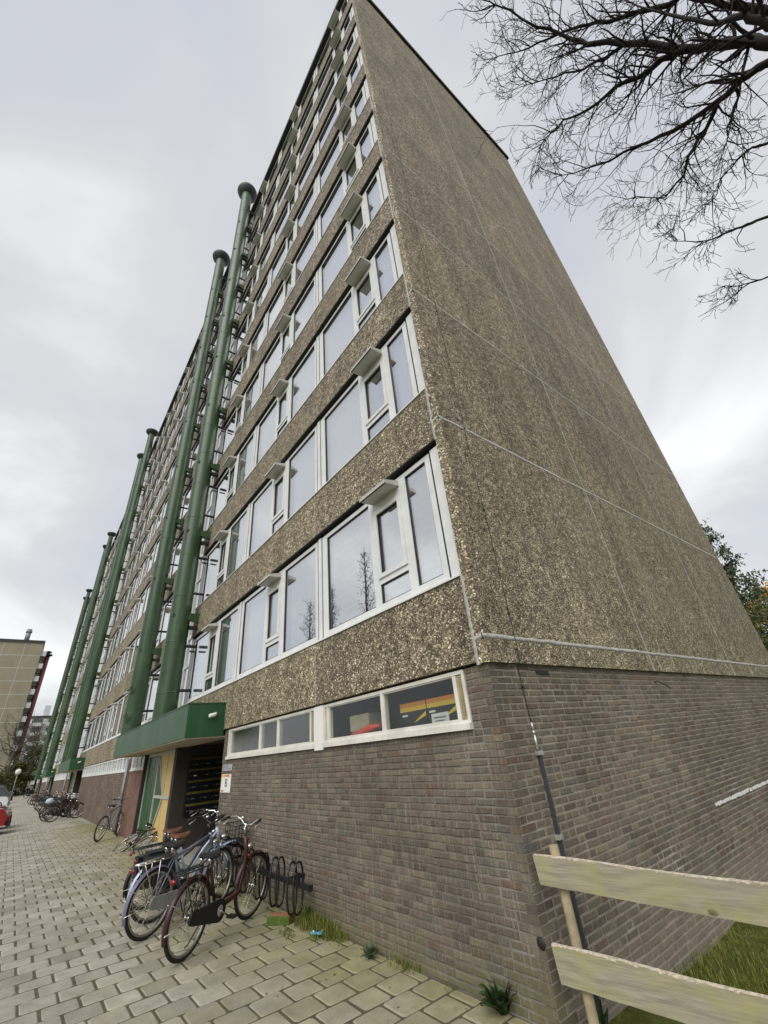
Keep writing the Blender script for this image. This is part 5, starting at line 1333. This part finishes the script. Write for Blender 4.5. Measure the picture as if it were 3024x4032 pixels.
for (y0, y1, h) in ((7.5, 9.2, 25.5), (12, 15.5, 24)): b = MB(); b.box(-6, -2, y0, y1, 22, h); b.build('roof_house', 'pale', f2)
for k in range(7):
    for j in range(8):
        y = 1.2 + j * 4.1; z = 1.6 + k * 2.85
        b = MB(); b.box(.0, 1.3, y, y + 2.5, z, z + 1.05); b.build('balcony', 'pale', f2)
        w_ = MB(); w_.box(0, .05, y, y + 2.5, z + 1.1, z + 2.4); w_.build('window', 'farglass', f2)
        w_ = MB(); w_.box(0, .06, y + 2.8, y + 3.7, z + .8, z + 2.3); w_.build('window', 'pale', f2)

# ------------------------------------------------------------------ sign, parked cars at the left edge
t = thing('road_sign', 'round pale road sign on a thin pole far down the street', 'sign', (-50, -3.15, 0))
b = MB(); b.tube([(0, 0, 0), (0, 0, 3.1)], .03, 8); b.build('pole', 'grey', t)
b = MB(); b.lathe([(0, .02), (.21, .02), (.21, -.0), (0, -.0)], 24, (0, 0, 0), 'Y'); b.v = [(v[1] + .035, v[0], v[2] + 2.8) for v in b.v]; b.build('disc', 'white', t)
def car(label, loc, paint_, h=1.45, van=False, accent=None):
    """nose towards +y; x is across"""
    t = thing('parked_car', label, 'car', loc, None, 'cars parked nose in at the left edge')
    W2 = .87; L = 4.2
    prof = [(0, .32), (.02, .62), (-.08, .80), (-.35, .93), (-1.05, 1.02), (-1.75, h - .03), (-2.2, h), (-3.2, h), (-3.9, 1.05), (-4.15, .98), (-4.2, .35)] if not van else [(0, .32), (.02, .75), (-.10, 1.0), (-.5, 1.12), (-1.1, h - .05), (-1.5, h), (-4.5, h), (-4.6, .35)]
    b = MB(); n = len(prof); vs = []
    secs = [(-W2, .93), (-W2 * .97, 1.0), (-W2 * .6, 1.0), (0, 1.0), (W2 * .6, 1.0), (W2 * .97, 1.0), (W2, .93)]
    for (x_, s_) in secs:
        for (y, z) in prof:
            rnd = (abs(x_) / W2) ** 3; zz_ = z - (max(0, z - .95) * .10) * rnd; yy = y - (.16 * rnd if y > -.3 else 0) * (1 if y > -.3 else 0)
            xx = x_ * (1 - .16 * max(0, (z - .98)) / .5)
            vs.append((xx, yy, zz_))
    fs = [(i * n + j, (i + 1) * n + j, (i + 1) * n + j + 1, i * n + j + 1) for i in range(len(secs) - 1) for j in range(n - 1)]
    fs += [tuple(range(n)), tuple(range((len(secs) - 1) * n, len(secs) * n))[::-1], tuple(i * n for i in range(len(secs))), tuple(i * n + n - 1 for i in range(len(secs)))]
    b.add(vs, fs, False); b.build('body', paint_, t)
    for (xx, yy) in ((-W2 + .1, -.78), (W2 - .1, -.78), (-W2 + .1, -3.35), (W2 - .1, -3.35)):
        b = MB(); b.v = []; b.lathe([(.0, -.11), (.24, -.11), (.31, -.08), (.32, 0), (.31, .08), (.24, .11), (0, .11)], 20, (0, 0, 0), 'Y'); b.v = [(v[1] + xx, v[0] + yy, v[2] + .32) for v in b.v]; o = b.build('wheel', 'tyre', t)
        b = MB(); b.lathe([(0, -.115), (.2, -.115), (.2, .115), (0, .115)], 16, (0, 0, 0), 'Y'); b.v = [(v[1] + xx, v[0] + yy, v[2] + .32) for v in b.v]; b.build('rim', 'alu', o)
    for s_ in (-1, 1):
        b = MB(); b.hexa([(s_ * .52, -.02, .66), (s_ * .80, -.16, .66), (s_ * .80, -.30, .68), (s_ * .52, -.12, .68), (s_ * .52, -.03, .79), (s_ * .80, -.17, .82), (s_ * .80, -.32, .86), (s_ * .52, -.2, .86)]); b.build('headlight', 'alu', t)
        b = MB(); b.hexa([(s_ * .88, -1.45, .98), (s_ * 1.02, -1.45, 1.0), (s_ * 1.02, -1.55, 1.0), (s_ * .88, -1.55, .98), (s_ * .88, -1.45, 1.12), (s_ * 1.02, -1.45, 1.12), (s_ * 1.02, -1.55, 1.12), (s_ * .88, -1.55, 1.12)]); b.build('mirror', 'black', t)
    b = MB(); b.box(-.8, .8, -.10, .05, .26, .46); b.build('bumper', 'black' if accent is None else accent, t)
    b = MB(); b.box(-.45, .45, -.02, .035, .50, .64); b.build('grille', 'black', t)
    b = MB(); y0, z0, y1, z1 = (-1.10, 1.045, -1.72, h - .05) if not van else (-.55, 1.15, -1.08, h - .08)
    b.hexa([(-.66, y0, z0), (.66, y0, z0), (.6, y1, z1), (-.6, y1, z1), (-.66, y0 + .03, z0 + .02), (.66, y0 + .03, z0 + .02), (.6, y1 + .03, z1 + .02), (-.6, y1 + .03, z1 + .02)]); b.build('windscreen', 'farglass', t)
    return t
car('red car nosing in nearest at the left picture edge', (-26.1, -3.0, 0), 'redcar')
car('dark red car just behind the nearest red car at the left edge', (-29.3, -3.0, 0), 'maroon')
car('white car with blue front panel behind the two red cars', (-57.5, -3.1, 0), 'whitecar', accent='bluecar')
car('dark grey van farthest of the vehicles at the left edge', (-74.0, -2.9, 0), 'greycar', 1.95, True)
